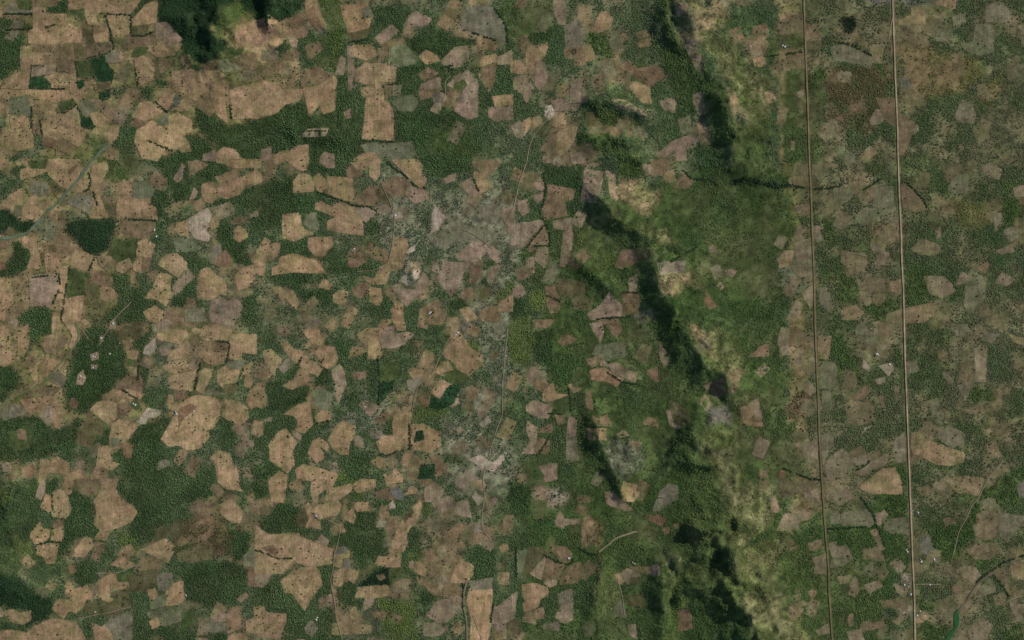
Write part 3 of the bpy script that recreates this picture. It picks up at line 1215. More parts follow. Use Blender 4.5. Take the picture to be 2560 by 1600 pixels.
fields, zones, hedges = [], [], []
ox = oy = 0
for line in SURVEY.strip().splitlines():
    tk = line.split()
    if tk[0] == '@':
        ox, oy = float(tk[1]), float(tk[2])
        continue
    pts = []
    for t in tk[1:]:
        a, b = t.split(',')
        pts.append(world_xy(ox + float(a) * U, oy + float(b) * U))
    pts = np.array(pts)
    if tk[0] == 'H':
        hedges.append(pts)
    elif tk[0].islower():
        fields.append([tk[0], pts])
    else:
        zones.append((tk[0], pts))

def tpts(o, s):
    return np.array([world_xy(o[0] + float(a) * U, o[1] + float(b) * U) for a, b in (t.split(',') for t in s.split())])

def spts(s):
    return np.array([world_xy(float(a), float(b)) for a, b in (t.split(',') for t in s.split())])

# ---------------------------------------------------------------- numpy noise
def vnoise(x, y, scale, seed):
    x = np.asarray(x, float) / scale + seed * 17.31
    y = np.asarray(y, float) / scale - seed * 9.77
    xi = np.floor(x).astype(np.int64); yi = np.floor(y).astype(np.int64)
    fx = x - xi; fy = y - yi
    fx = fx * fx * fx * (fx * (fx * 6 - 15) + 10); fy = fy * fy * fy * (fy * (fy * 6 - 15) + 10)
    def h(a, b):
        n = (a * 374761393 + b * 668265263 + seed * 974711) & 0xffffffff
        n = ((n ^ (n >> 13)) * 1274126177) & 0xffffffff
        n = n ^ (n >> 16)
        return (n & 0xffff) / 65535.0
    return ((h(xi, yi) * (1 - fx) + h(xi + 1, yi) * fx) * (1 - fy) + (h(xi, yi + 1) * (1 - fx) + h(xi + 1, yi + 1) * fx) * fy)

def fbm(x, y, scale, seed, octaves=4):
    s, a, t = 0, 1.0, 0
    for o in range(octaves):
        s = s + a * (vnoise(x, y, scale / 2 ** o, seed + o * 31) - 0.5)
        t += a; a *= 0.5
    return s / t            # about -0.5 .. 0.5

# ---------------------------------------------------------------- terrain heights
# ridge crests: survey points, height, width of the shaded flank, width of the sunlit flank (metres)
RIDGES = [
    ('552,-60 545,10 546,70', 140, 340, 220),
    ('690,-40 684,10 668,50', 70, 150, 140),
    ('668,112 688,118 706,122', 26, 60, 70),
    ('795,62 812,78', 16, 45, 60),
    ('745,326 790,326 850,338', 42, 110, 120),
    ('1722,-40 1728,60 1740,130 1776,200 1812,270 1838,330 1852,390', 125, 210, 380),
    ('1660,20 1690,110 1720,170', 60, 150, 150),
    ('1478,256 1531,264 1575,278 1615,298', 62, 120, 170),
    ('1490,346 1530,350 1575,372', 50, 120, 130),
    ('1525,398 1560,396 1605,410', 42, 110, 110),
    ('1490,500 1530,515 1562,546 1600,585 1650,622 1702,650', 92, 130, 240),
    ('1605,560 1660,585 1700,600', 30, 80, 130),
    ('1629,670 1655,722 1675,765 1703,800 1730,853 1769,911 1806,962', 130, 170, 330),
    ('1700,860 1740,930 1760,975', 45, 90, 60),
    ('1460,660 1500,700 1540,730', 40, 110, 150),
    ('1748,1050 1756,1130 1783,1170 1790,1213 1806,1270 1816,1312', 105, 260, 330),
    ('1816,1312 1775,1308 1735,1318', 125, 85, 85),
    ('1818,1350 1770,1372 1720,1398 1680,1404', 130, 90, 90),
    ('1818,1350 1832,1425 1845,1478 1870,1544 1895,1640', 140, 290, 340),
    ('1840,1452 1790,1455 1745,1470 1715,1500', 120, 110, 105),
    ('1486,1060 1503,1120 1522,1180 1545,1230', 70, 120, 160),
    ('1546,1105 1556,1140', 58, 170, 190),
    ('1648,1420 1660,1500 1668,1640', 75, 170, 110),
    ('1496,1400 1500,1500 1490,1640', 30, 110, 90),
    ('1020,672 1024,700', 26, 60, 80),
    ('-60,1428 10,1440 60,1462', 85, 250, 330),
    ('25,1190 30,1260 20,1330 10,1400', 45, 200, 140),
    ('470,375 560,378', 10, 100, 100),
    ('1700,1440 1740,1420', 20, 90, 90),
]
RID = [(spts(s), h * 0.84, a * 0.80, b * 0.80) for s, h, a, b in RIDGES]
SXY = np.array([math.sin(SUN_AZ), math.cos(SUN_AZ)])

def terrain(x, y):
    x = np.asarray(x, float); y = np.asarray(y, float)
    wx = x + 90 * fbm(x, y, 260, 3, 3); wy = y + 90 * fbm(x, y, 260, 4, 3)
    z = 14 * fbm(x, y, 1500, 5, 3) + 2.4 * fbm(x, y, 180, 6, 3)
    hill = np.zeros_like(z)
    for P, H, w1, w2 in RID:
        r = 3.2 * max(w1, w2) + 60
        m = (x > P[:, 0].min() - r) & (x < P[:, 0].max() + r) & (y > P[:, 1].min() - r) & (y < P[:, 1].max() + r)
        if not m.any():
            continue
        px = wx[m]; py = wy[m]
        best = np.full(px.shape, 1e9); bx = np.zeros_like(px); by = np.zeros_like(px); bs = np.zeros_like(px); s0 = 0.0
        for (ax, ay), (cx, cy) in zip(P[:-1], P[1:]):
            dx, dy = cx - ax, cy - ay
            t = np.clip(((px - ax) * dx + (py - ay) * dy) / (dx * dx + dy * dy), 0, 1)
            ex = px - ax - t * dx; ey = py - ay - t * dy
            d = ex * ex + ey * ey
            k = d < best
            best[k] = d[k]; bx[k] = ex[k]; by[k] = ey[k]; bs[k] = s0 + t[k] * math.hypot(dx, dy)
            s0 += math.hypot(dx, dy)
        d = np.sqrt(best)
        c = (bx * SXY[0] + by * SXY[1]) / np.maximum(d, 1)
        w = w1 + (w2 - w1) * (0.5 + 0.5 * np.clip(c * 1.6, -1, 1))
        q = d / w
        prof = np.exp(-1.5 * q ** 1.35)
        # spurs and ravines that run down from the crest
        rv = vnoise(bs + 30 * fbm(px, py, 90, 47, 2), np.full(px.shape, H * 7.0), 105, 49) - 0.5
        rv2 = vnoise(bs, np.full(px.shape, H * 3.0), 40, 51) - 0.5
        prof = prof * (1 + (1.35 * rv + 0.5 * rv2) * np.clip((q - 0.12) * 1.6, 0, 1))
        prof = prof * (0.42 + 1.0 * vnoise(bs, np.full(px.shape, H * 11.0), 230, 53))     # the crest rises and sinks
        hill[m] = np.maximum(hill[m], H * prof) * 0.75 + 0.25 * (hill[m] + H * prof)
    gul = 1 - np.abs(fbm(x, y, 170, 21, 4)) * 4
    z = z + hill * (1 + 0.42 * (gul - 0.5)) + np.minimum(hill / 25, 1) * (11 * fbm(x, y, 60, 25, 3) + 5.0 * fbm(x, y, 26, 27, 2))
    return z

STEP = 10.0
gx = np.arange(-3700, 3700.1, STEP); gy = np.arange(-2500, 2500.1, STEP)
GX, GY = np.meshgrid(gx, gy)
GZ = terrain(GX.ravel(), GY.ravel()).reshape(GX.shape)

def ground_z(x, y):
    u = np.clip((np.asarray(x, float) - gx[0]) / STEP, 0, len(gx) - 1.001)
    v = np.clip((np.asarray(y, float) - gy[0]) / STEP, 0, len(gy) - 1.001)
    i = u.astype(int); j = v.astype(int); fu = u - i; fv = v - j
    return (GZ[j, i] * (1 - fu) + GZ[j, i + 1] * fu) * (1 - fv) + (GZ[j + 1, i] * (1 - fu) + GZ[j + 1, i + 1] * fu) * fv

def inside(P, x, y):
    r = np.zeros(x.shape, bool)
    n = len(P)
    for i in range(n):
        x1, y1 = P[i]; x2, y2 = P[(i + 1) % n]
        if y1 == y2:
            continue
        c = ((y1 > y) != (y2 > y)) & (x < (x2 - x1) * (y - y1) / (y2 - y1) + x1)
        r ^= c
    return r

def paint(target, P, value, x, y):
    m = (x > P[:, 0].min()) & (x < P[:, 0].max()) & (y > P[:, 1].min()) & (y < P[:, 1].max())
    idx = np.nonzero(m)[0]
    if len(idx):
        k = inside(P, x[idx], y[idx])
        target[idx[k]] = value
        return idx[k]
    return idx

# ---------------------------------------------------------------- colours
def lin(c):
    c = np.asarray(c, float) / 255
    return np.where(c <= 0.04045, c / 12.92, ((c + 0.055) / 1.055) ** 2.4)

LIT = 0.78                       # light that falls on level ground, so that a measured tone becomes a surface colour
ZONE_RGB = {'O': (126, 108, 78), 'W': (64, 72, 44), 'V': (72, 82, 46), 'A': (105, 102, 80), 'T': (28, 38, 24), 'N': (46, 58, 36), 'M': (94, 96, 68), 'S': (100, 95, 68), 'R': (98, 82, 60),
            'G': (80, 83, 52), 'L': (98, 96, 64), 'C': (124, 107, 80), 'P': (76, 82, 50), 'B': (97, 91, 80), 'K': (140, 124, 104), 'Y': (114, 100, 68), 'D': (76, 84, 50)}
FIELD_RGB = {'t': (138, 114, 85), 'y': (149, 122, 92), 'k': (128, 109, 89), 'n': (110, 92, 69), 'd': (86, 79, 54), 'r': (110, 86, 66),
             'g': (109, 100, 82), 'e': (68, 76, 44), 'f': (36, 58, 34), 'b': (98, 94, 86), 'w': (156, 138, 119), 'l': (100, 98, 74)}
# share of the planting grid that carries a tree, and the crown colours
DENS = {'O': 0.06, 'W': 0.84, 'V': 0.72, 'A': 0.46, 'N': 0.92, 'T': 1.0, 'M': 0.48, 'S': 0.48, 'R': 0.42, 'G': 0.27, 'L': 0.5, 'C': 0.3, 'P': 0.68, 'B': 0.30, 'K': 0.38, 'Y': 0.46, 'D': 0.48}
GREEN = {'O': (36, 58, 34), 'W': (49, 71, 39), 'V': (52, 74, 38), 'A': (54, 74, 46), 'T': (24, 42, 24), 'N': (38, 60, 34), 'M': (50, 73, 41), 'S': (52, 70, 41), 'R': (58, 66, 40),
         'G': (60, 77, 41), 'L': (60, 76, 38), 'C': (72, 82, 46), 'P': (76, 94, 44), 'B': (54, 68, 54), 'K': (50, 68, 42), 'Y': (80, 84, 48), 'D': (48, 74, 36)}
DRY = {'W': (80, 92, 58), 'V': (84, 92, 50), 'A': (96, 100, 76), 'M': (88, 92, 70), 'S': (98, 92, 70), 'R': (98, 78, 54), 'Y': (108, 98, 60), 'L': (104, 106, 62), 'C': (120, 112, 76), 'G': (78, 86, 46), 'P': (104, 116, 58), 'D': (84, 84, 54)}

BASE_ZONES = [   # broad cover under the traced outlines (survey units)
    ('O', '-900,-700 3500,-700 3500,2300 -900,2300'),
    ('M', '560,-700 1900,-700 1960,500 2000,2300 500,2300 520,900 640,560 760,330 740,150'),
    ('M', '345,400 660,400 660,820 380,820 330,700'),
    ('M', '-900,1050 420,1050 640,1060 720,1700 700,2300 -900,2300'),
    ('D', '1290,560 1930,380 1960,1000 1990,2300 1330,2300 1300,1250 1390,1000'),
    ('S', '1985,-700 3500,-700 3500,2300 2060,2300 2020,900'),
    ('D', '1985,1290 2260,1260 2290,1700 2040,1700'),
    ('A', '1085,420 1290,380 1300,640 1190,760 1080,640'),
    ('A', '1080,1000 1250,950 1290,1120 1270,1260 1120,1240'),
    ('A', '1170,640 1290,630 1300,960 1230,960 1150,800'),
    ('A', '950,430 1080,430 1080,640 1000,760 950,640'),
    ('A', '850,980 960,960 970,1080 860,1090'),
    ('A', '380,820 440,840 430,1010 380,1020'),
    ('A', '1930,640 2030,600 2040,720 1960,760'),

]
ALLZ = [(c, spts(s)) for c, s in BASE_ZONES] + zones
ZORDER = {'W': 1, 'T': 1}

def zone_index(x, y):
    ax = x + 30 * fbm(x, y, 60, 41, 3); ay = y + 30 * fbm(x, y, 60, 42, 3)
    sx = ax + 130 * fbm(x, y, 190, 43, 4); sy = ay + 130 * fbm(x, y, 190, 44, 4)
    z = np.zeros(x.shape, int)
    for i, (c, P) in enumerate(ALLZ):
        if c in 'WTN':
            paint(z, P, i, ax, ay)
        else:
            paint(z, P, i, sx, sy)
    return z

# ---------------------------------------------------------------- materials
def new_mat(name):
    m = bpy.data.materials.new(name)
    m.use_nodes = True
    nt = m.node_tree
    b = nt.nodes['Principled BSDF']
    b.inputs['Roughness'].default_value = 0.95
    b.inputs['Specular IOR Level'].default_value = 0.12
    return m, nt, b

def math_node(nt, op, a, b):
    n = nt.nodes.new('ShaderNodeMath'); n.operation = op
    for i, v in enumerate((a, b)):
        if isinstance(v, (int, float)):
            n.inputs[i].default_value = v
        else:
            nt.links.new(v, n.inputs[i])
    return n.outputs[0]

def noise_node(nt, vec, scale, detail=4, rough=0.6):
    n = nt.nodes.new('ShaderNodeTexNoise')
    n.inputs['Scale'].default_value = scale
    n.inputs['Detail'].default_value = detail
    n.inputs['Roughness'].default_value = rough
    nt.links.new(vec, n.inputs['Vector'])
    return n.outputs['Fac']

def ramp(nt, fac, lo, hi, a, b):
    n = nt.nodes.new('ShaderNodeMapRange')
    nt.links.new(fac, n.inputs[0])
    for i, v in enumerate((lo, hi, a, b)):
        n.inputs[i + 1].default_value = v
    return n.outputs[0]

def mix(nt, fac, a, b, mode='MIX'):
    n = nt.nodes.new('ShaderNodeMix'); n.data_type = 'RGBA'; n.blend_type = mode
    for i, v in ((0, fac), (6, a), (7, b)):
        if isinstance(v, (int, float)):
            n.inputs[i].default_value = v
        elif isinstance(v, (tuple, list)):
            n.inputs[i].default_value = (*v, 1)
        else:
            nt.links.new(v, n.inputs[i])
    return n.outputs[2]

def attr(nt, name, kind='GEOMETRY'):
    n = nt.nodes.new('ShaderNodeAttribute'); n.attribute_name = name; n.attribute_type = kind
    return n.outputs['Color']

def position(nt):
    return nt.nodes.new('ShaderNodeNewGeometry').outputs['Position']

def val_to_rgb(nt, v):
    n = nt.nodes.new('ShaderNodeCombineColor')
    for i in range(3):
        nt.links.new(v, n.inputs[i])
    return n.outputs[0]

def soil_material(name, amount, rows):
    m, nt, b = new_mat(name)
    p = position(nt)
    base = attr(nt, 'tone')
    big = noise_node(nt, p, 1 / 150, 3)
    mid = noise_node(nt, p, 1 / 38, 4, 0.65)
    fine = noise_node(nt, p, 1 / 9, 3, 0.7)
    f = math_node(nt, 'MULTIPLY', ramp(nt, big, 0.36, 0.64, 1 - 0.17 * amount, 1 + 0.13 * amount), ramp(nt, mid, 0.36, 0.64, 1 - 0.20 * amount, 1 + 0.17 * amount))
    f = math_node(nt, 'MULTIPLY', f, ramp(nt, fine, 0.34, 0.66, 1 - 0.21 * amount, 1 + 0.19 * amount))
    if rows:
        mp = nt.nodes.new('ShaderNodeMapping'); mp.inputs['Scale'].default_value = (1 / 7, 1 / 160, 1)
        oi = nt.nodes.new('ShaderNodeObjectInfo')
        cr = nt.nodes.new('ShaderNodeCombineXYZ')
        nt.links.new(math_node(nt, 'MULTIPLY', oi.outputs['Random'], 3.1), cr.inputs[2])
        nt.links.new(cr.outputs[0], mp.inputs['Rotation'])
        nt.links.new(p, mp.inputs['Vector'])
        st = noise_node(nt, mp.outputs[0], 1.0, 2)
        f = math_node(nt, 'MULTIPLY', f, ramp(nt, st, 0.38, 0.62, 0.87, 1.11))
    c = mix(nt, 1.0, base, val_to_rgb(nt, f), 'MULTIPLY')
    # old plot pattern: straight-edged pieces of slightly different soil, turned with the lie of the land
    vc = nt.nodes.new('ShaderNodeTexVoronoi'); vc.inputs['Scale'].default_value = 1 / 620
    nt.links.new(p, vc.inputs['Vector'])
    vr = nt.nodes.new('ShaderNodeVectorRotate'); vr.rotation_type = 'Z_AXIS'
    nt.links.new(p, vr.inputs['Vector'])
    sp = nt.nodes.new('ShaderNodeSeparateColor'); nt.links.new(vc.outputs['Color'], sp.inputs[0])
    nt.links.new(math_node(nt, 'MULTIPLY', sp.outputs[0], 1.5), vr.inputs['Angle'])
    flat = nt.nodes.new('ShaderNodeVectorMath'); flat.operation = 'MULTIPLY'; flat.inputs[1].default_value = (1, 1.35, 0)
    nt.links.new(vr.outputs[0], flat.inputs[0])
    vq = nt.nodes.new('ShaderNodeTexVoronoi'); vq.distance = 'CHEBYCHEV'
    vq.inputs['Scale'].default_value = 1 / (75 if rows else 115); vq.inputs['Randomness'].default_value = 0.75
    nt.links.new(flat.outputs[0], vq.inputs['Vector'])
    sq = nt.nodes.new('ShaderNodeSeparateColor'); nt.links.new(vq.outputs['Color'], sq.inputs[0])
    if rows:
        amt = 0.5
    else:
        sa = nt.nodes.new('ShaderNodeAttribute'); sa.attribute_name = 'quilt'; amt = sa.outputs['Fac']
    tonal = ramp(nt, sq.outputs[0], 0, 1, 0.72, 1.28)
    c2 = mix(nt, 1.0, c, val_to_rgb(nt, tonal), 'MULTIPLY')
    gq = ramp(nt, sq.outputs[1], 0.55, 0.7, 0.0, 0.75)
    c2 = mix(nt, gq, c2, mix(nt, 1.0, c2, (0.66, 0.86, 0.62), 'MULTIPLY'))
    c = mix(nt, amt, c, c2)
    grass = noise_node(nt, p, 1 / 85, 5, 0.65)
    k = ramp(nt, grass, 0.48, 0.7, 0.0, 0.7 if rows else 0.5)
    weeds = mix(nt, 1.0, c, (0.56, 0.74, 0.52), 'MULTIPLY')
    c = mix(nt, k, c, weeds)
    red = ramp(nt, noise_node(nt, p, 1 / 120, 4), 0.56, 0.75, 0.0, 0.14)
    c = mix(nt, red, c, mix(nt, 1.0, c, (1.05, 0.82, 0.68), 'MULTIPLY'))
    nt.links.new(c, b.inputs['Base Color'])
    bump = nt.nodes.new('ShaderNodeBump'); bump.inputs['Strength'].default_value = 0.5; bump.inputs['Distance'].default_value = 1.2
    nt.links.new(fine, bump.inputs['Height']); nt.links.new(bump.outputs[0], b.inputs['Normal'])
    return m

M_GROUND = soil_material('ground_cover', 1.25, False)
M_FIELD = soil_material('field_soil', 1.2, True)
M_TRACK = soil_material('dirt_track', 0.6, False)

def leaf_material(name, kind):
    m, nt, b = new_mat(name)
    p = position(nt)
    base = attr(nt, 'tint', kind)
    n = noise_node(nt, p, 1 / 3.2, 3, 0.7)
    c = mix(nt, 1.0, base, val_to_rgb(nt, ramp(nt, n, 0.3, 0.7, 0.62, 1.4)), 'MULTIPLY')
    nt.links.new(c, b.inputs['Base Color'])
    b.inputs['Roughness'].default_value = 0.8
    return m

M_LEAF_I = leaf_material('leaves_in_wood', 'INSTANCER')
M_LEAF = leaf_material('leaves', 'GEOMETRY')
M_BARK, ntb, bb = new_mat('bark')
ntb.links.new(mix(ntb, noise_node(ntb, position(ntb), 0.6), (0.05, 0.04, 0.03), (0.12, 0.1, 0.075)), bb.inputs['Base Color'])

# ---------------------------------------------------------------- mesh helpers
def set_tone(me, col, name='tone'):
    a = me.attributes.new(name, 'FLOAT_COLOR', 'POINT')
    n = len(me.vertices)
    col = np.asarray(col, np.float32)
    if col.ndim == 1:
        col = np.tile(col, (n, 1))
    a.data.foreach_set('color', np.concatenate([col, np.ones((n, 1), np.float32)], 1).astype(np.float32).ravel())

def mesh_from(name, V, F, mats):
    me = bpy.data.meshes.new(name)
    me.from_pydata([tuple(v) for v in V], [], [tuple(f) for f in F])
    for m in mats:
        me.materials.append(m)
    return me

def link(name, me, label, cat, kind=None, group=None, loc=(0, 0, 0)):
    o = bpy.data.objects.new(name, me)
    o.location = loc
    COL.objects.link(o)
    if label: o['label'] = label
    if cat: o['category'] = cat
    if kind: o['kind'] = kind
    if group: o['group'] = group
    return o

# ---------------------------------------------------------------- terrain sheet
far = np.array([60, 160, 400, 900, 2200, 6000, 16000, 40000.0])
tx = np.concatenate([gx[0] - far[::-1], gx, gx[-1] + far])
ty = np.concatenate([gy[0] - far[::-1], gy, gy[-1] + far])
TX, TY = np.meshgrid(tx, ty)
TZ = np.full(TX.shape, 0.0)
n0 = len(far)
TZ[:] = GZ[np.clip(np.arange(len(ty)) - n0, 0, len(gy) - 1)][:, np.clip(np.arange(len(tx)) - n0, 0, len(gx) - 1)]
nv = TX.size
me = bpy.data.meshes.new('terrain')
me.vertices.add(nv)
me.vertices.foreach_set('co', np.stack([TX.ravel(), TY.ravel(), TZ.ravel()], 1).astype(np.float32).ravel())
w_, h_ = len(tx), len(ty)
ii = (np.arange(h_ - 1)[:, None] * w_ + np.arange(w_ - 1)[None]).ravel()
quads = np.stack([ii, ii + 1, ii + 1 + w_, ii + w_], 1).astype(np.int32)
me.loops.add(quads.size); me.polygons.add(len(quads))
me.loops.foreach_set('vertex_index', quads.ravel())
me.polygons.foreach_set('loop_start', (np.arange(len(quads)) * 4).astype(np.int32))
me.update(calc_edges=True)
me.polygons.foreach_set('use_smooth', np.ones(len(quads), bool))
zi = zone_index(TX.ravel(), TY.ravel())
lut = np.array([lin(ZONE_RGB[c]) / LIT for c, _ in ALLZ])
tone = lut[zi]
# soften the seams between covers over two cells
tg = tone.reshape(h_, w_, 3)
for _ in range(3):
    tg = (tg + np.roll(tg, 1, 0) + np.roll(tg, -1, 0) + np.roll(tg, 1, 1) + np.roll(tg, -1, 1)) / 5
# patchwork of older fallow land: broad brown, grey and green drifts
px_, py_ = TX.ravel(), TY.ravel()
drift = fbm(px_, py_, 420, 61, 4)[:, None]
green = np.clip(fbm(px_, py_, 260, 71, 4) * 5, 0, 1)[:, None]
lz = np.array([c in 'LC' for c, _ in ALLZ])[zi][:, None]
green = np.where(lz, np.clip(0.15 + fbm(px_, py_, 130, 73, 4) * 6, 0, 1.25)[:, None], green)
tone = tg.reshape(-1, 3) * (1 + 0.5 * drift)
tone = tone * (1 - green * np.array([0.34, 0.20, 0.36]))
# where the scrub thins out the dry soil shows brown, where it closes the undergrowth is green
dry_ok = np.array([c in 'MSRYK' for c, _ in ALLZ])[zi][:, None]
soft = np.array([c in 'MSDRYGKL' for c, _ in ALLZ])[zi][:, None]
soft = soft & ~np.array([c == 'L' for c, _ in ALLZ])[zi][:, None]
pt = fbm(px_, py_, 170, 91, 4)[:, None]
bare = np.clip(-pt * 6 - 0.3, 0, 1) * dry_ok * np.where(px_[:, None] > 1600, 0.5, 1.0); lush = np.clip(pt * 7 - 0.1, 0, 1) * soft
tone = tone * (1 - bare * 0.75) + bare * 0.75 * (lin((120, 99, 74)) / LIT)
tone = tone * (1 - lush * 0.7) + lush * 0.7 * (lin((60, 76, 42)) / LIT)
speck = np.array([c in 'AKVLC' for c, _ in ALLZ])[zi][:, None]
tone = tone * np.where(speck, np.clip(1 + 1.35 * fbm(px_, py_, 24, 75, 2), 0.55, 1.6)[:, None], np.clip(1 + 0.7 * fbm(px_, py_, 30, 76, 2), 0.6, 1.5)[:, None])
me.materials.append(M_GROUND)
set_tone(me, tone)
QUILT = {'O': 0.95, 'M': 0.45, 'D': 0.7, 'S': 0.6, 'G': 0.6, 'R': 0.5, 'Y': 0.5, 'A': 0.5, 'K': 0.3, 'L': 0.12, 'C': 0.1}
qa = me.attributes.new('quilt', 'FLOAT', 'POINT')
qa.data.foreach_set('value', np.array([QUILT.get(c, 0.0) for c, _ in ALLZ], np.float32)[zi])
ground = link('terrain', me, 'rolling dry farmland and hill ground under fields, woods and roads', 'terrain', 'structure')

# ---------------------------------------------------------------- landmarks used to tell the plots apart
LANDMARKS = [
    (520, 70, 'the big wooded hill'), (705, 125, 'the lobed dark copse'), (876, 165, 'the sandy strip among yellow-green bushes'),
    (661, 250, 'the pale field with the curved edge'), (200, 215, 'the small square dark green plot'), (105, 208, 'the dark green crop by the hedge'),
    (944, 300, 'the long tan field hemmed by woods'), (1130, 345, 'the smooth green meadow'), (1210, 55, 'the large grey hedged field'),
    (1435, 130, 'the tiny hedged enclosure'), (1373, 275, 'the whitish hamlet'), (1510, 52, 'the rounded tan field in scrub'),
    (1740, 200, 'the long forested ridge'), (2122, 62, 'the round dark thicket'), (2240, 330, 'the red-brown wedge field'),
    (2480, 110, 'the forked grey-green field'), (230, 575, 'the dense dark even wood'), (40, 545, 'the dark wood at the stream'),
    (500, 560, 'the whitish bare field'), (735, 570, 'the squared pale field'), (870, 560, 'the broad field under the tree line'),
    (1092, 545, 'the whitish diamond clearing'), (1020, 690, 'the bare oval knoll'), (1090, 785, 'the rounded grey-brown field'),
    (1365, 565, 'the forked tree-lined brook'), (1610, 590, 'the crooked shaded ridge'), (1720, 830, 'the tall pale-faced ridge'),
    (1810, 640, 'the green pasture slope'), (1975, 463, 'the dark tree-lined brook'), (2215, 500, 'the grey-green fields between two roads'),
    (2441, 730, 'the large grey-green field in scrub'), (2390, 440, 'the olive-brown glade'), (2480, 920, 'the V-shaped pair of brown fields'),
    (250, 890, 'the wood with village clearings'), (490, 1060, 'the sprawling pale field with a red patch'), (262, 1028, 'the fan-shaped pale field'),
    (310, 1090, 'the stepped tan field beside dense wood'), (720, 900, 'the hedged tan plots'), (1156, 885, 'the brown field by the footpath'),
    (1107, 1000, 'the dark green V-shaped field'), (1212, 1155, 'the whitish branching clearing'), (1066, 1180, 'the dark green square plot'),
    (985, 1236, 'the burnt slate-grey patch'), (860, 1095, 'the lobed tan field'), (700, 1120, 'the tall pale field beside dark wood'),
    (1545, 1130, 'the rocky round knoll'), (1690, 1055, 'the pink hooked plot'), (2350, 1140, 'the big pale field at the road'),
    (2205, 930, 'the white sandy washes'), (40, 1450, 'the steep dark wooded hill'), (286, 1280, 'the lobed tan field in woods'),
    (130, 1350, 'the tan plots under the green slope'), (740, 1380, 'the broad pale field with a tree row'), (1000, 1345, 'the diagonal tan field'),
    (935, 1452, 'the dark green triangular wood'), (1200, 1520, 'the long pale field at the sandy bed'), (1531, 1350, 'the curved sandy wash'),
    (1645, 1300, 'the red plots'), (1800, 1400, 'the ridge cut by dark ravines'), (2385, 1545, 'the bright green reedy channel'),
    (2290, 1470, 'the roadside hamlet'), (2317, 1362, 'the speckled slate-grey oval'), (2475, 1310, 'the brown field with a dark grove'),
    (1380, 1410, 'the brown plots behind the hedge'), (420, 300, 'the twin pale fields by the dry channel'), (300, 1480, 'the hooked tan field'),
    (800, 1560, 'the footpath through dense wood'), (80, 320, 'the grid of small tan plots'), (2050, 1330, 'the pinkish plots along the thin road'),
]
LMXY = np.array([world_xy(a, b) for a, b, _ in LANDMARKS])
ROAD1 = [((1920, 0), '34,-12 34,0 35.3,40 36.8,80 38,110 39,151'), ((1920, 400), '39,0 41,40 42.5,80 44,120 44.5,151'),
         ((1920, 800), '44.5,0 46,40 47.5,80 49,120 51,151'), ((1920, 1200), '51,0 53.5,40 57,80 58,110 60.8,151 61.5,165')]
ROAD2 = [((1920, 0), '118,-12 118,0 118.5,20 119.5,50 121,90 122.5,120 123,151'), ((1920, 400), '123,0 124.5,40 126,70 126.5,95 128,120 128.8,151'),
         ((1920, 800), '128.8,0 130,50 132,100 134,151'), ((1920, 1200), '134,0 135.5,40 137,80 138.3,110 139,151 139.3,165')]

def join_tiles(parts):
    P = [tpts(o, s) for o, s in parts]
    return np.concatenate([P[0]] + [p[1:] for p in P[1:]])
R1, R2 = join_tiles(ROAD1), join_tiles(ROAD2)

def where(c, extent=0.0, two=True):
    for R, w in ((R1, 'the thinner straight dirt road'), (R2, 'the broader straight dirt road')):
        if abs(np.interp(-c[1], -R[:, 1], R[:, 0]) - c[0]) < 75 + extent * 0.55:
            d = np.hypot(*(LMXY - c).T)
            return 'beside ' + w + ' near ' + LANDMARKS[int(d.argmin())][2]
    d = np.hypot(*(LMXY - c).T)
    o = np.argsort(d)
    o = [i for i in o if d[i] > 45]
    if two and d[o[1]] < 900:
        return 'between ' + LANDMARKS[o[0]][2] + ' and ' + LANDMARKS[o[1]][2]
    return 'beside ' + LANDMARKS[o[0]][2]

USED = set()
def pick_label(head, c, ext=0.0):
    """The first description of where a thing stands that no other thing has yet."""
    d = np.hypot(*(LMXY - np.asarray(c)).T)
    o = [i for i in np.argsort(d) if d[i] > 45][:5]
    L = [LANDMARKS[i][2] for i in o]
    opts = []
    w = where(c, ext)
    if 'road' in w.split(' near ')[0]:
        rd_ = w.split(' near ')[0]
        opts += [w] + [rd_ + ' near ' + x for x in L[1:3]] + [rd_]
    opts += ['between %s and %s' % (L[0], L[1]), 'beside ' + L[0], 'between %s and %s' % (L[0], L[2]), 'near %s and %s' % (L[1], L[2]), 'beyond ' + L[1], 'near %s and %s' % (L[0], L[3]), 'towards ' + L[2]]
    fits = [head + ' ' + x for x in opts if len((head + ' ' + x).split()) <= 16]
    for t in fits:
        if t.lower() not in USED:
            USED.add(t.lower()); return t
    return fits[0] if fits else head

def words_cap(s, n=16):
    return s if len(s.split()) <= n else None

# ---------------------------------------------------------------- fields
def poly_area(P):
    x, y = P[:, 0], P[:, 1]
    return 0.5 * (x @ np.roll(y, -1) - y @ np.roll(x, -1))

def hull_area(P):
    pts = sorted(map(tuple, P))
    def half(ps):
        out = []
        for p in ps:
            while len(out) > 1 and (out[-1][0] - out[-2][0]) * (p[1] - out[-2][1]) - (out[-1][1] - out[-2][1]) * (p[0] - out[-2][0]) <= 0:
                out.pop()
            out.append(p)
        return out[:-1]
    return abs(poly_area(np.array(half(pts) + half(pts[::-1]))))

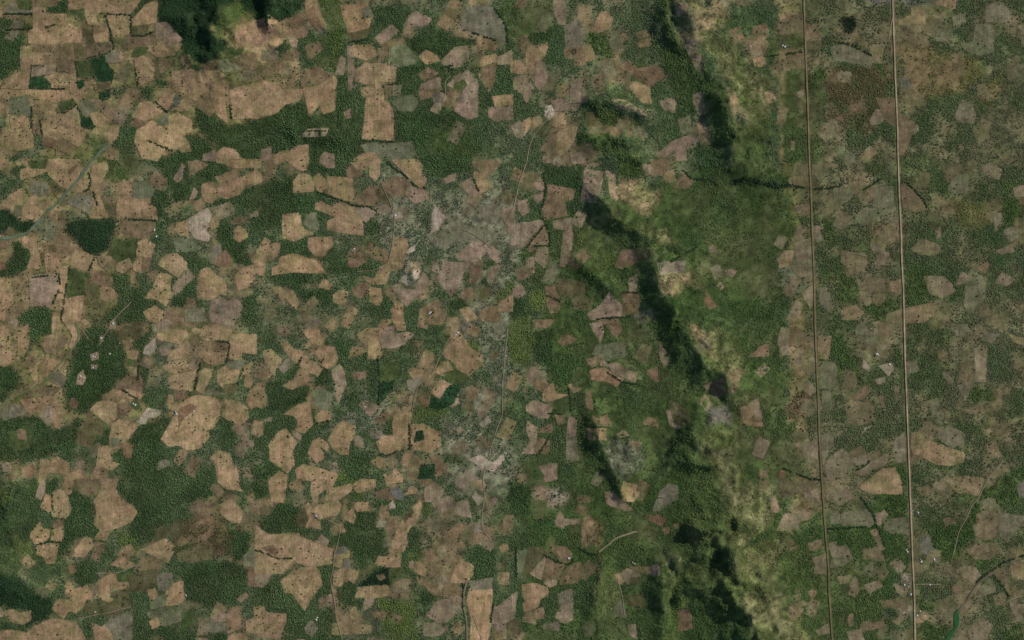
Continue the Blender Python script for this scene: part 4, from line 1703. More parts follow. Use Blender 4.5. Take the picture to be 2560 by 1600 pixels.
def corners_only(P, tol=11.0):
    """Keep the corners of an outline that matter, so that plots stay angular."""
    def dp(S):
        if len(S) < 3:
            return S
        a, b = S[0], S[-1]
        d = b - a; L = max(np.hypot(*d), 1e-6)
        h = np.abs(d[0] * (S[:, 1] - a[1]) - d[1] * (S[:, 0] - a[0])) / L
        k = int(h.argmax())
        if h[k] < tol:
            return np.array([a, b])
        return np.vstack([dp(S[:k + 1])[:-1], dp(S[k:])])
    if len(P) < 5:
        return P
    i = int(np.hypot(*(P - P.mean(0)).T).argmax()); P = np.roll(P, -i, 0)
    j = int(np.hypot(*(P - P[0]).T).argmax())
    Q = np.vstack([dp(P[:j + 1])[:-1], dp(np.vstack([P[j:], P[:1]]))[:-1]])
    return Q if len(Q) >= 3 else P

def grow(P, r):
    """Push the sides outwards so that neighbouring plots meet."""
    e = np.roll(P, -1, 0) - P
    n = np.column_stack([e[:, 1], -e[:, 0]]) / np.maximum(np.hypot(*e.T), 1e-6)[:, None]
    a = np.roll(n, 1, 0)
    b = a + n
    k = np.maximum((b * n).sum(1), 0.75)
    return P + r * b / k[:, None]

def rough_outline(P, step=9.0, amp=5.0):
    out = []
    for a, b in zip(P, np.roll(P, -1, 0)):
        L = np.hypot(*(b - a)); n = max(1, int(L / step))
        for k in range(n):
            out.append(a + (b - a) * k / n)
    Q = np.array(out)
    # round the corners a little, then let the edge wander
    Q = 0.12 * np.roll(Q, 1, 0) + 0.76 * Q + 0.12 * np.roll(Q, -1, 0)
    d = np.stack([fbm(Q[:, 0], Q[:, 1], 45, 81, 3), fbm(Q[:, 0], Q[:, 1], 45, 82, 3)], 1)
    return Q + amp * 2 * d

SIZE = [(130000, 'very large'), (60000, 'large'), (28000, 'mid-sized'), (12000, 'small'), (0, 'tiny')]
CNAME = {'t': 'tan', 'y': 'pale tan', 'k': 'pinkish grey', 'n': 'brown', 'd': 'dark olive', 'r': 'red-brown', 'g': 'grey', 'e': 'green', 'f': 'dark green',
         'b': 'slate-grey', 'w': 'whitish', 'l': 'grey-green'}
NOUN = {'e': 'green field', 'f': 'crop field', 'r': 'bare plot', 'b': 'burnt patch', 'w': 'sandy clearing'}
ONAME = {'e': 'crop_field', 'f': 'crop_field', 'r': 'bare_plot', 'b': 'burnt_patch', 'w': 'sandy_clearing'}
OCAT = {'e': 'crop field', 'f': 'crop field', 'r': 'bare plot', 'b': 'burnt patch', 'w': 'clearing'}

level = np.zeros(GX.size, np.int16)
gxr, gyr = GX.ravel(), GY.ravel()
field_of = np.full(GX.size, -1, int)
info = []
for i, (c, P) in enumerate(fields):
    if poly_area(P) < 0:
        P = P[::-1]
    P = grow(corners_only(P), 7.5)
    Q = rough_outline(P)
    idx = paint(field_of, Q, i, gxr, gyr)
    lv = 1 + (int(level[idx].max()) if len(idx) else 0)
    level[idx] = lv
    a = abs(poly_area(P))
    ctr = P.mean(0)
    ev = np.linalg.eigvalsh(np.cov((Q - ctr).T))
    asp = math.sqrt(ev[1] / max(ev[0], 1))
    cvx = a / max(hull_area(P), 1)
    sh = 'hooked' if cvx < 0.74 else 'strip-like' if asp > 2.6 else 'long' if asp > 1.75 else {3: 'three-cornered', 4: 'four-sided', 5: 'five-sided'}.get(len(P), 'lobed' if cvx < 0.88 else 'rounded')
    info.append(dict(c=c, Q=Q, lv=lv, area=a, ctr=ctr, shape=sh, size=next(s for t, s in SIZE if a >= t)))

def field_mesh(i, name):
    f = info[i]
    Q = f['Q']
    x0, y0 = Q.min(0); x1, y1 = Q.max(0)
    gs = 30 if f.get('filler') else 22
    ix, iy = np.meshgrid(np.arange(x0 + 6, x1, gs), np.arange(y0 + 6, y1, gs))
    ix, iy = ix.ravel(), iy.ravel()
    k = inside(Q, ix, iy)
    pts = [Vector(q) for q in Q] + [Vector(q) for q in zip(ix[k], iy[k])]
    n = len(Q)
    r = delaunay_2d_cdt(pts, [], [list(range(n))], 1, 1e-4)
    V = np.array([(v.x, v.y) for v in r[0]])
    z = ground_z(V[:, 0], V[:, 1]) + 0.9 + 0.3 * f['lv'] + 0.03 * (i % 8)
    V3 = np.column_stack([V, z])
    col = lin(FIELD_RGB[f['c']]) / LIT
    r2 = np.random.default_rng(i + 5)
    if f.get('filler'):
        col = 0.62 * col + 0.38 * lin((104, 94, 68)) / LIT
    col = col * (1 + r2.normal(0, 0.07)) * (1 + r2.normal(0, 0.018, 3))
    # eastern plots lie fallow and are close in tone to the scrub; plot margins are weedy
    if f['ctr'][0] > 1700:
        col = 0.56 * col + 0.44 * lin((100, 94, 69)) / LIT
    cols = np.tile(col, (len(V), 1))
    nb_ = min(n, len(V))
    ed = np.clip(0.36 + 1.8 * fbm(V[:nb_, 0], V[:nb_, 1], 60, 83, 3), 0.1, 0.95)[:, None]
    gi2 = np.clip(((V[:nb_, 0] - gx[0]) / STEP).round().astype(int), 0, len(gx) - 1) + n0; gj2 = np.clip(((V[:nb_, 1] - gy[0]) / STEP).round().astype(int), 0, len(gy) - 1) + n0
    cols[:nb_] = cols[:nb_] * (1 - ed) + ed * tone.reshape(h_, w_, 3)[gj2, gi2]
    return V3, r[2], cols

NTRACED = len(info)
# filler plots: the land between the larger fields is divided too, in small straight-sided plots too many to name
fr = np.random.default_rng(99)
FILL = {'O': 0.66, 'M': 0.36, 'A': 0.32, 'S': 0.10, 'D': 0.11, 'R': 0.1, 'G': 0.10, 'Y': 0.05}
reg_seed = 3
cand = []
for rg in range(6):
    an = rg * 0.37
    ca, sa_ = math.cos(an), math.sin(an)
    for row in range(-60, 61):
        hgt_ = 78 + 30 * math.sin(row * 2.3 + rg)
        w0 = row * 92.0
        u = -4200 + fr.uniform(0, 90)
        while u < 4200:
            wd = fr.uniform(60, 150)
            cu, cw = u + wd / 2, w0
            x, y = cu * ca - cw * sa_, cu * sa_ + cw * ca
            if abs(x) < 3400 and abs(y) < 2200:
                cand.append((rg, x, y, wd, fr.uniform(62, 96), an))
            u += wd + fr.uniform(-2, 6)
cx0 = np.array([c[1] for c in cand]); cy0 = np.array([c[2] for c in cand])
creg = np.floor(vnoise(cx0, cy0, 700, reg_seed) * 6).astype(int)
czone = np.array([c for c, _ in ALLZ])[zone_index(cx0, cy0)]
thick = fbm(cx0, cy0, 170, 91, 4)
for n_, (rg, x, y, wd, hh, an) in enumerate(cand):
    if creg[n_] != rg:
        continue
    pr = FILL.get(czone[n_], 0.0) * (1.0 if czone[n_] == 'O' else np.clip(1 - 6 * thick[n_], 0, 2.6))
    if fr.random() > pr:
        continue
    ca, sa_ = math.cos(an), math.sin(an)
    P = np.array([(a * wd / 2 * fr.uniform(.86, 1.02), b * hh / 2 * fr.uniform(.86, 1.02)) for a, b in ((-1, -1), (1, -1), (1, 1), (-1, 1))])
    P = np.column_stack([P[:, 0] * ca - P[:, 1] * sa_ + x, P[:, 0] * sa_ + P[:, 1] * ca + y])
    gi_ = np.clip(((P.mean(0)[0] + (P[:, 0] - x) * 0.8 - gx[0]) / STEP).astype(int), 0, len(gx) - 1); gj_ = np.clip(((y + (P[:, 1] - y) * 0.8 - gy[0]) / STEP).astype(int), 0, len(gy) - 1)
    occ = field_of.reshape(GX.shape)[gj_, gi_]
    mid = field_of.reshape(GX.shape)[int(np.clip((y - gy[0]) / STEP, 0, len(gy) - 1)), int(np.clip((x - gx[0]) / STEP, 0, len(gx) - 1))]
    if mid >= 0 or (occ >= 0).sum() > 1:
        continue
    c = str(fr.choice(list('tnkldge'), p=[.34, .2, .12, .12, .1, .06, .06] if czone[n_] in 'OM' else [.08, .28, .22, .18, .14, .08, .02]))
    Q = rough_outline(P, 11.0, 5.0)
    idx = paint(np.zeros(GX.size, bool), Q, True, gxr, gyr)
    free = idx[field_of[idx] < 0]
    if len(free) < 25:
        continue
    field_of[free] = len(info)
    info.append(dict(c=c, Q=Q, lv=0, area=0.0, ctr=P.mean(0), shape='', size='', filler=True))
print('filler plots', len(info) - NTRACED)
order = sorted((i for i in range(NTRACED) if info[i]['c'] not in ONAME), key=lambda i: -info[i]['area'])
single = set(order[:298]) | {i for i in range(NTRACED) if info[i]['c'] in ONAME}
short_label = {}
seen_labels = {}
restV, restF, restC, off = [], [], [], 0
for i, f in enumerate(info):
    V, F, col = field_mesh(i, 'field')
    if len(F) == 0:
        continue
    if i not in single:
        restV.append(V); restF += [[a + off for a in t] for t in F]; restC.append(col); off += len(V)
        continue
    noun = NOUN.get(f['c'], 'field')
    cn = CNAME[f['c']]
    if f['c'] == 'e': cn = 'dull'
    head = f"{f['size']} {cn} {f['shape']} {noun}"
    ext = math.sqrt(f['area'])
    lab = pick_label(head, f['ctr'], ext)
    short_label[i] = head
    me = mesh_from('field', V - np.array([*f['ctr'], 0]), F, [M_FIELD])
    set_tone(me, col)
    o = link(ONAME.get(f['c'], 'field'), me, lab, OCAT.get(f['c'], 'field'), 'thing', None, (*f['ctr'], 0))
    o['group'] = {'field': 'dry fields of the farmland', 'crop_field': 'green crop fields', 'bare_plot': 'red-brown bare plots', 'burnt_patch': 'burnt patches', 'sandy_clearing': 'pale sandy clearings'}[ONAME.get(f['c'], 'field')]
if restV:
    me = mesh_from('small_fields', np.concatenate(restV), restF, [M_FIELD])
    set_tone(me, np.concatenate(restC))
    link('small_field_mosaic', me, 'mosaic of the smallest tan, grey and brown plots scattered among woods and scrub', 'field mosaic', 'stuff')

# ---------------------------------------------------------------- roads, tracks, streams
def smooth_line(P, step=16.0):
    seg = np.hypot(*np.diff(P, axis=0).T); s = np.concatenate([[0], np.cumsum(seg)])
    t = np.arange(0, s[-1], step)
    Q = np.column_stack([np.interp(t, s, P[:, 0]), np.interp(t, s, P[:, 1])])
    Q = np.vstack([Q, P[-1]])
    for _ in range(3):
        Q[1:-1] = 0.25 * Q[:-2] + 0.5 * Q[1:-1] + 0.25 * Q[2:]
    return Q

def ribbon(P, width, lift, wander, seed, jitter=0.15):
    Q = smooth_line(P)
    T = np.gradient(Q, axis=0); T /= np.hypot(*T.T)[:, None]
    N = np.column_stack([-T[:, 1], T[:, 0]])
    Q = Q + N * (wander * 2 * fbm(Q[:, 0], Q[:, 1], 90, seed, 3))[:, None]
    wl_ = width / 2 * (1 + jitter * 4 * fbm(Q[:, 0], Q[:, 1], 40, seed + 1, 2))
    wr_ = width / 2 * (1 + jitter * 4 * fbm(Q[:, 0], Q[:, 1], 40, seed + 2, 2))
    A, B = Q + N * wl_[:, None], Q - N * wr_[:, None]
    V = np.empty((2 * len(Q), 3))
    V[0::2, :2] = A; V[1::2, :2] = B
    V[:, 2] = ground_z(V[:, 0], V[:, 1]) + lift
    F = [(2 * k, 2 * k + 1, 2 * k + 3, 2 * k + 2) for k in range(len(Q) - 1)]
    return V, F

def ribbon_obj(name, P, width, lift, rgb, label, cat, wander=2.0, seed=1, kind='structure', parent=None, jitter=0.15, rgb_end=None):
    V, F = ribbon(P, width, lift, wander, seed, jitter)
    me = mesh_from(name, V, F, [M_TRACK])
    col = lin(rgb) / LIT
    if rgb_end is not None:      # worn at one end, grown over at the other
        t_ = np.linspace(0, 1, len(V))[:, None]
        col = col * (1 - t_) + t_ * lin(rgb_end) / LIT
    set_tone(me, col * (1 + 0.5 * fbm(V[:, 0], V[:, 1], 120, seed + 9, 3))[:, None])
    if parent is None:
        return link(name, me, label, cat, kind)
    o = bpy.data.objects.new(name, me); COL.objects.link(o); o.parent = parent
    return o

LIFT = 0.9 + 0.3 * int(level.max()) + 0.6
rd = ribbon_obj('dirt_road', R1, 10.5, LIFT, (94, 84, 57), 'thin straight dirt road with a reddish tan track and green verges', 'road', 1.0, 3)
ribbon_obj('wheel_track', R1, 5.0, LIFT + 0.4, (130, 105, 79), None, None, 1.0, 3, parent=rd, rgb_end=(104, 94, 64))
rd = ribbon_obj('dirt_road', R2, 10.5, LIFT, (112, 99, 77), 'broader straight dirt road with pale greyish wheel track', 'road', 1.0, 13)
ribbon_obj('wheel_track', R2, 6.2, LIFT + 0.4, (156, 135, 110), None, None, 1.0, 13, parent=rd)

TRACKS = [
    ((640, 800), '190,11 182,22 174,34 170,44 166,52', 'pale footpath running down past the brown field beside scrub'),
    ((640, 800), '166,44 158,52 154,62 150,72 148,86', 'pale footpath passing the dark green V-shaped field'),
    ((640, 800), '238,8 236,30 233,60 233,90 228,102 222,120 220,131', 'long pale footpath crossing grey scrub to the branching clearing'),
    ((640, 1140), '217,10 214,23 216,37 214,57 214,69 222,79', 'pale footpath leaving the branching clearing past white sand'),
    ((640, 1200), '66,36 80,44 78,56 74,70 73,86 70,94 74,110 76,130 82,152', 'winding footpath through the dense dark wood'),
    ((0, 1200), '73,131 100,126 124,120', 'faint path across the olive field beside the hooked tan field'),
    ((0, 1200), '90,88 112,88 120,84 130,80 142,74', 'pale path along the tree line by the oval tan field'),
    ((1920, 1120), '222,12 216,20 206,31 199,47 191,56 188,65 180,80 178,91 174,105', 'pale footpath through scrub towards the broad tan field'),
    ((1920, 1200), '139,99 152,98 164,99', 'short side track from the roadside hamlet'),
    ((1920, 1200), '222,118 230,112 244,109', 'pale side path between brown plots by the dry river'),
    ((1280, 0), '16,126 26,116 34,110 36,104', 'pale path climbing into the whitish hamlet'),
    ((1280, 0), '38,106 46,100 56,97 70,96', 'pale path leaving the whitish hamlet through grey fallow'),
    ((640, 0), '176,96 180,86 178,78 184,72', 'pale path between scrub and the grey field'),
    ((640, 400), '130,40 131,56 130,72 128,86 124,98 118,106', 'sandy path beside the tall tan field'),
    ((640, 400), '165,26 166,40', 'sandy path running into the whitish diamond clearing'),
    ((640, 1200), '200,95 197,104 196,118 199,130 200,152', 'pale sandy stream bed beside the long pale field'),
    ((0, 800), '104,6 98,16 93,24', 'pale path into the wood with village clearings'),
    ((0, 800), '74,6 80,12 84,18', 'whitish path at the corner of the village wood'),
    ((1920, 400), '70,90 82,88 93,91', 'faint pale track along the brown rectangular field'),
    ((1280, 1200), '82,68 90,62 98,55 106,52 118,49', 'curved sandy wash bending through green scrub'),
    ((1280, 0), '34,112 22,126 16,140 14,154', 'thin pale path leading down from the whitish hamlet'),
    ((1280, 400), '14,2 6,24 2,44 -6,60', 'thin pale path through grey fallow beside the forked brook'),
    ((640, 400), '224,84 214,76 206,70 196,66', 'pale path along the grey field beside the fallow'),
    ((640, 400), '118,20 122,30 128,42 130,52', 'thin path crossing the brown fields to the sandy yard'),
    ((640, 400), '124,98 112,104 96,106', 'thin path from the tall tan field into the wood'),
    ((0, 400), '124,134 114,144 104,154', 'thin pale path entering the village wood from the tan fields'),
    ((0, 800), '120,98 134,90 146,86', 'pale path joining the fan-shaped field and the whitish clearing'),
    ((640, 1200), '214,152 210,140 205,128', 'thin track across the long pale field'),
    ((1280, 1200), '100,92 103,104 105,112 107,128', 'thin pale path between brown plots below the sandy wash'),
    ((1920, 0), '118,16 116,26 114,37', 'faint path branching from the broader road'),
]
for k, (o_, s_, lab) in enumerate(TRACKS):
    wash = lab.startswith('curved sandy wash') or lab.startswith('pale sandy stream bed')
    ribbon_obj('sandy_wash' if wash else 'footpath', tpts(o_, s_), 9 if wash else 3.6, LIFT + 0.5, (120, 108, 86) if wash else (130, 115, 93), lab, 'wash' if wash else 'path', 5.0, 101 + 7 * k)

STREAMS = [
    ([((0, 0), '104,136 96,142 90,148 86,152'), ((0, 400), '86,0 84,4 78,12 76,18 72,22 66,28 60,33 56,40 46,48 40,54 33,62 28,68 20,71 10,74 -6,73')], 15, (84, 96, 76), 'grey-green dry stream channel winding to the dark wood'),
    ([((0, 800), '72,2 75,14 72,24 66,29 60,38 52,46 46,56 38,61 28,66 18,70 8,76 -6,86')], 12, (88, 98, 62), 'greenish stream channel past the angled tan field'),
    ([((1920, 1200), '212,88 203,94 198,98 190,112 184,120 180,126')], 16, (96, 88, 68), 'grey dry river bed between brown plots'),
    ([((1920, 1200), '180,122 177,128 180,133 177,140 172,146 168,156')], 26, (40, 80, 46), 'bright green reedy channel below the hamlet'),
]
for k, (parts, w, rgb, lab) in enumerate(STREAMS):
    ribbon_obj('stream', join_tiles(parts), w, LIFT + 0.2, rgb, lab, 'stream', 5.0, 401 + 5 * k, jitter=0.35)

# ---------------------------------------------------------------- trees
def ico(sub):
    import bmesh
    bm = bmesh.new(); bmesh.ops.create_icosphere(bm, subdivisions=sub, radius=1.0)
    V = np.array([v.co[:] for v in bm.verts]); F = [[v.index for v in f.verts] for f in bm.faces]
    bm.free()
    return V, F
IV, IF = ico(2)          # 80 triangles
JV, JF = ico(1)          # 20 triangles

def lump(c, r, sq, g, base=None):
    V0, F0 = base or (IV, IF)
    k = 1 + 0.55 * (g.random(len(V0)) - 0.5)
    return V0 * k[:, None] * np.array([r, r, r * sq]) + np.array(c), F0

def limb(a, b, r0, r1, n=5):
    a, b = np.array(a, float), np.array(b, float)
    V, F = [], []
    for p, r in ((a, r0), (b, r1)):
        for k in range(n):
            t = 2 * math.pi * k / n
            V.append(p + np.array([r * math.cos(t), r * math.sin(t), 0]))
    for k in range(n):
        F.append([k, (k + 1) % n, n + (k + 1) % n, n + k])
    return np.array(V), F

def tree_parts(seed, spread, lumps, tall=0.75):
    """A tree one unit wide: crown of uneven leaf clumps, tapered trunk with limbs."""
    g = np.random.default_rng(seed)
    CV, CF, n = [], [], 0
    TV, TF, m = [], [], 0
    top = (0, 0, 0.32)
    v, f = limb((0, 0, -0.3), top, 0.055, 0.035); TV.append(v); TF += f; m = len(v)
    for k in range(lumps):
        t = 2 * math.pi * (k + 0.5 * g.random()) / max(lumps - 1, 1)
        d = 0 if k == 0 else spread * (0.75 + 0.45 * g.random())
        r = (0.30 if k == 0 else 0.17) + 0.09 * g.random()
        c = (d * math.cos(t), d * math.sin(t), (tall if k == 0 else tall * (0.55 + 0.35 * g.random())))
        v, f = lump(c, r, 0.8, g)
        CV.append(v); CF += [[a + n for a in t2] for t2 in f]; n += len(v)
        if k:
            v, f = limb(top, (c[0] * 0.8, c[1] * 0.8, c[2] - 0.05), 0.03, 0.012, 4)
            TV.append(v); TF += [[a + m for a in t2] for t2 in f]; m += len(v)
    return np.concatenate(CV), CF, np.concatenate(TV), TF

TREES = [tree_parts(11, 0.30, 6), tree_parts(23, 0.34, 7, 0.6), tree_parts(37, 0.26, 5, 0.85)]

def tree_mesh(k, mat):
    CV, CF, TV, TF = TREES[k]
    me = bpy.data.meshes.new('tree')
    V = np.concatenate([CV, TV])
    F = CF + [[a + len(CV) for a in t] for t in TF]
    me.from_pydata([tuple(v) for v in V], [], F)
    me.materials.append(mat); me.materials.append(M_BARK)
    mi = np.zeros(len(F), np.int32); mi[len(CF):] = 1
    me.polygons.foreach_set('material_index', mi)
    return me

SRC = [bpy.data.objects.new('tree_form', tree_mesh(k, M_LEAF_I)) for k in range(3)]   # not in the scene: only read by the node group

ng = bpy.data.node_groups.new('wood_trees', 'GeometryNodeTree')
ng.interface.new_socket('Geometry', in_out='INPUT', socket_type='NodeSocketGeometry')
ng.interface.new_socket('Geometry', in_out='OUTPUT', socket_type='NodeSocketGeometry')
gi = ng.nodes.new('NodeGroupInput'); go = ng.nodes.new('NodeGroupOutput')
jn = ng.nodes.new('GeometryNodeJoinGeometry')

def named(nm, ty):
    n = ng.nodes.new('GeometryNodeInputNamedAttribute'); n.data_type = ty; n.inputs['Name'].default_value = nm
    return n.outputs['Attribute']
sc_, rot_, var_ = named('size', 'FLOAT_VECTOR'), named('turn', 'FLOAT_VECTOR'), named('form', 'INT')
for k in range(3):
    oi = ng.nodes.new('GeometryNodeObjectInfo'); oi.inputs['Object'].default_value = SRC[k]; oi.inputs['As Instance'].default_value = False
    cmp_ = ng.nodes.new('FunctionNodeCompare'); cmp_.data_type = 'INT'; cmp_.operation = 'EQUAL'
    ng.links.new(var_, [s for s in cmp_.inputs if s.type == 'INT'][0]); [s for s in cmp_.inputs if s.type == 'INT'][1].default_value = k
    ip = ng.nodes.new('GeometryNodeInstanceOnPoints')
    ng.links.new(gi.outputs[0], ip.inputs['Points']); ng.links.new(cmp_.outputs[0], ip.inputs['Selection'])
    ng.links.new(oi.outputs['Geometry'], ip.inputs['Instance'])
    e2r = ng.nodes.new('FunctionNodeEulerToRotation'); ng.links.new(rot_, e2r.inputs[0])
    ng.links.new(e2r.outputs[0], ip.inputs['Rotation']); ng.links.new(sc_, ip.inputs['Scale'])
    ng.links.new(ip.outputs[0], jn.inputs[0])
ng.links.new(jn.outputs[0], go.inputs[0])

# planting grid
SP = 7.0
cx_, cy_ = np.meshgrid(np.arange(-3420, 3420, SP), np.arange(-2220, 2220, SP))
cx_, cy_ = cx_.ravel(), cy_.ravel()
cx_ = cx_ + rng.uniform(-0.48, 0.48, cx_.shape) * SP; cy_ = cy_ + rng.uniform(-0.48, 0.48, cy_.shape) * SP
zt = zone_index(cx_ + rng.normal(0, 9, cx_.shape), cy_ + rng.normal(0, 9, cx_.shape))
fo = np.full(cx_.shape, -1, int)
for i in [*range(NTRACED, len(info)), *range(NTRACED)]:
    paint(fo, info[i]['Q'], i, cx_, cy_)
zc = np.array([c for c, _ in ALLZ])[zt]
dens = np.array([DENS[c] for c, _ in ALLZ])[zt]
patch = fbm(cx_, cy_, 170, 91, 4)
patch2 = fbm(cx_, cy_, 45, 95, 3)
dens = np.where(dens > 0.7, dens * np.clip(1.0 + 2.6 * patch + 1.6 * patch2, 0.25, 1.12), dens * np.clip(1 + 4.6 * patch + 2.6 * patch2, 0.04, 2.0))
# fields: a few lone trees, more of them in the old western farmland
fd = np.array([{'t': .024, 'y': .012, 'k': .016, 'n': .026, 'd': .03, 'r': .006, 'g': .016, 'e': .03, 'f': .02, 'b': .02, 'w': .012, 'l': .022}[f['c']] for f in info] + [0])
west = np.where(cx_ < -600, 1.15, np.where(cx_ < 300, 0.8, 0.7))
# scrub and open wood stand in blocks with straight edges, like old plots
def blocks(x, y, size, seed):
    reg = np.floor(vnoise(x, y, 700, seed) * 6)
    an = reg * 0.37
    u = (x * np.cos(an) + y * np.sin(an)) / size; w = (-x * np.sin(an) + y * np.cos(an)) / size * 1.3
    row = np.floor(w); u = u + (np.sin(row * 12.9898 + reg) * 43758.5) % 1
    hsh = np.sin(np.floor(u) * 127.1 + row * 311.7 + reg * 74.7) * 43758.5453
    return hsh - np.floor(hsh)
blk = blocks(cx_, cy_, 130, 3)
blk_soft = np.isin(zc, list('MSDRYGOKAL')) & (fo < 0)
dens = np.where(blk_soft, dens * (0.45 + 1.15 * blk), dens)
fcls = np.array([f['c'] for f in info] + ['-'])[fo]
dens = np.where(fo >= 0, fd[fo] * west * np.clip(0.8 + 5 * patch + 4 * patch2, 0.05, 4), dens)
dens = np.where(fcls == 'f', 0.3, dens)
dens = np.where((fo >= NTRACED) & (zc != 'O'), dens * 2.5, dens)
for R, hw in ((R1, 15), (R2, 17)):
    rx = np.interp(-cy_, -R[:, 1], R[:, 0])
    dens = np.where(np.abs(cx_ - rx) < hw, 0, dens)
for o_, s_, lab in TRACKS:
    Q = smooth_line(tpts(o_, s_), 6)
    for q in Q:
        k = np.nonzero((np.abs(cx_ - q[0]) < 7) & (np.abs(cy_ - q[1]) < 7))[0]
        dens[k] = 0
for parts, w, rgb, lab in STREAMS:
    for q in smooth_line(join_tiles(parts), 8):
        k = np.nonzero((np.abs(cx_ - q[0]) < w * .6) & (np.abs(cy_ - q[1]) < w * .6))[0]
        dens[k] = 0
keep = rng.random(cx_.shape) < dens
tx_, ty_, tz_i, tfo, tzc, tp = cx_[keep], cy_[keep], zt[keep], fo[keep], zc[keep], patch[keep]
nT = len(tx_)
wood = (tzc == 'W') | (tzc == 'T') | (tzc == 'V') | (tzc == 'N')
diam = np.where(wood, 4.4 + 5.2 * rng.random(nT) ** 1.3, 3.4 + 5.0 * rng.random(nT) ** 1.3)
diam = np.where(tfo >= 0, 3.4 + 6.2 * rng.random(nT) ** 1.6, diam)
hgt = diam * rng.uniform(0.7, 1.15, nT) * np.where(wood, 0.72, 0.8)
tz_ = ground_z(tx_, ty_) + np.where(tfo >= 0, 0.9, 0) + 0.12 * hgt
tint = np.array([lin(GREEN[c]) for c in GREEN])[[list(GREEN).index(c) for c in tzc]]
dry = np.array([lin(DRY.get(c, GREEN[c])) for c in GREEN])[[list(GREEN).index(c) for c in tzc]]
mixd = np.clip(rng.normal(0.33, 0.3, nT) + 1.2 * fbm(tx_, ty_, 300, 97, 3), 0, 1)[:, None]
mixd = np.where((tfo >= 0)[:, None], 0, mixd)
mixd = np.where(wood[:, None], mixd * 0.8, mixd * 0.85)
tint = tint * (1 - mixd) + dry * mixd
tint = np.where((tfo >= 0)[:, None], lin((34, 50, 30)), tint)
tint = tint * 1.32 * rng.uniform(0.72, 1.3, nT)[:, None] * (0.82 + 0.36 * blk[keep])[:, None] * (1 + rng.normal(0, 0.07, (nT, 3))) * (1 + 0.9 * tp)[:, None]
tint = np.clip(tint, 0.004, 0.5)
form = rng.integers(0, 3, nT)
turn = rng.uniform(0, 6.28, nT)

def wood_object(name, k, label, cat, kind='stuff'):
    me = bpy.data.meshes.new(name)
    c = np.array([tx_[k].mean(), ty_[k].mean(), 0])
    n = len(k)
    me.vertices.add(n)
    me.vertices.foreach_set('co', (np.column_stack([tx_[k], ty_[k], tz_[k]]) - c).astype(np.float32).ravel())
    a = me.attributes.new('size', 'FLOAT_VECTOR', 'POINT'); a.data.foreach_set('vector', np.column_stack([diam[k], diam[k], hgt[k]]).astype(np.float32).ravel())
    a = me.attributes.new('turn', 'FLOAT_VECTOR', 'POINT'); a.data.foreach_set('vector', np.column_stack([0 * turn[k], 0 * turn[k], turn[k]]).astype(np.float32).ravel())
    a = me.attributes.new('form', 'INT', 'POINT'); a.data.foreach_set('value', form[k].astype(np.int32))
    set_tone(me, tint[k], 'tint')
    me.materials.append(M_LEAF_I)
    o = link(name, me, label, cat, kind, None, tuple(c))
    md = o.modifiers.new('trees', 'NODES'); md.node_group = ng
    return o

ZWORD = {'W': ('woodland', 'dense dark green wood', 'wood'), 'V': ('hill_woodland', 'uneven green woodland', 'wood'), 'A': ('grey_scrub', 'pale grey open scrub', 'scrub'), 'N': ('woodland', 'dark closed wood', 'wood'), 'T': ('thicket', 'very dark closed wood', 'wood'), 'M': ('open_woodland', 'open grey-green woodland', 'woodland'),
         'S': ('scrub', 'mottled brown scrub', 'scrub'), 'R': ('scrub', 'reddish brown scrub', 'scrub'), 'G': ('pasture_bushes', 'scattered bushes on green pasture', 'bushes'),
         'L': ('hillside_scrub', 'pale green hillside scrub', 'scrub'), 'C': ('hillside_scrub', 'sparse scrub on a bare pale hillside', 'scrub'), 'P': ('bushland', 'bright yellow-green bushes', 'bushes'), 'B': ('burnt_scrub', 'slate-grey burnt scrub', 'scrub'),
         'K': ('rocky_scrub', 'sparse scrub on pale bare soil', 'scrub'), 'Y': ('scrub', 'yellowish brown scrub', 'scrub'), 'O': ('farmland_trees', 'scattered dark trees between fields', 'trees'), 'D': ('green_scrub', 'greenish scrub', 'scrub')}
off_field = tfo < 0
nb = len(BASE_ZONES)
BASE_LABEL = ['scattered dark trees between the tan fields and hedges', 'open grey-green woodland filling the land around the middle fields', 'open woodland between the whitish bare field and the village wood', 'open woodland around the lobed tan field in woods',
              'greenish scrub over the hills around the forested ridges', 'mottled brown scrub across the plain beside the two straight roads', 'greenish scrub between the two straight roads near the hamlet', 'pale grey open scrub beside the forked tree-lined brook', 'pale grey open scrub around the whitish branching clearing', 'pale grey open scrub between the forked brook and the brown field by the footpath', 'pale grey open scrub around the bare oval knoll', 'pale grey open scrub above the burnt slate-grey patch', 'pale grey scrub strip beside the village wood', 'pale grey scrub along the thinner straight dirt road']
for zi_ in range(len(ALLZ)):
    k = np.nonzero(off_field & (tz_i == zi_))[0]
    if len(k) < 3:
        continue
    nm, lead, cat = ZWORD[ALLZ[zi_][0]]
    if zi_ < nb:
        lab = BASE_LABEL[zi_]
    else:
        P = ALLZ[zi_][1]; a = abs(poly_area(P))
        siz = 'broad' if a > 150000 else 'mid-sized' if a > 60000 else 'small' if a > 20000 else 'tiny'
        asp = np.ptp(P[:, 0]) / max(np.ptp(P[:, 1]), 1)
        shp = 'elongated ' if max(asp, 1 / asp) > 2.2 else ''
        lab = pick_label(f'{siz} {shp}{lead}', P.mean(0))
    o = wood_object(nm, k, lab, cat)
    o['group'] = {'wood': 'woods', 'woodland': 'open woodlands', 'scrub': 'scrub', 'bushes': 'bushland', 'thicket': 'thickets', 'trees': 'farmland trees'}[cat]

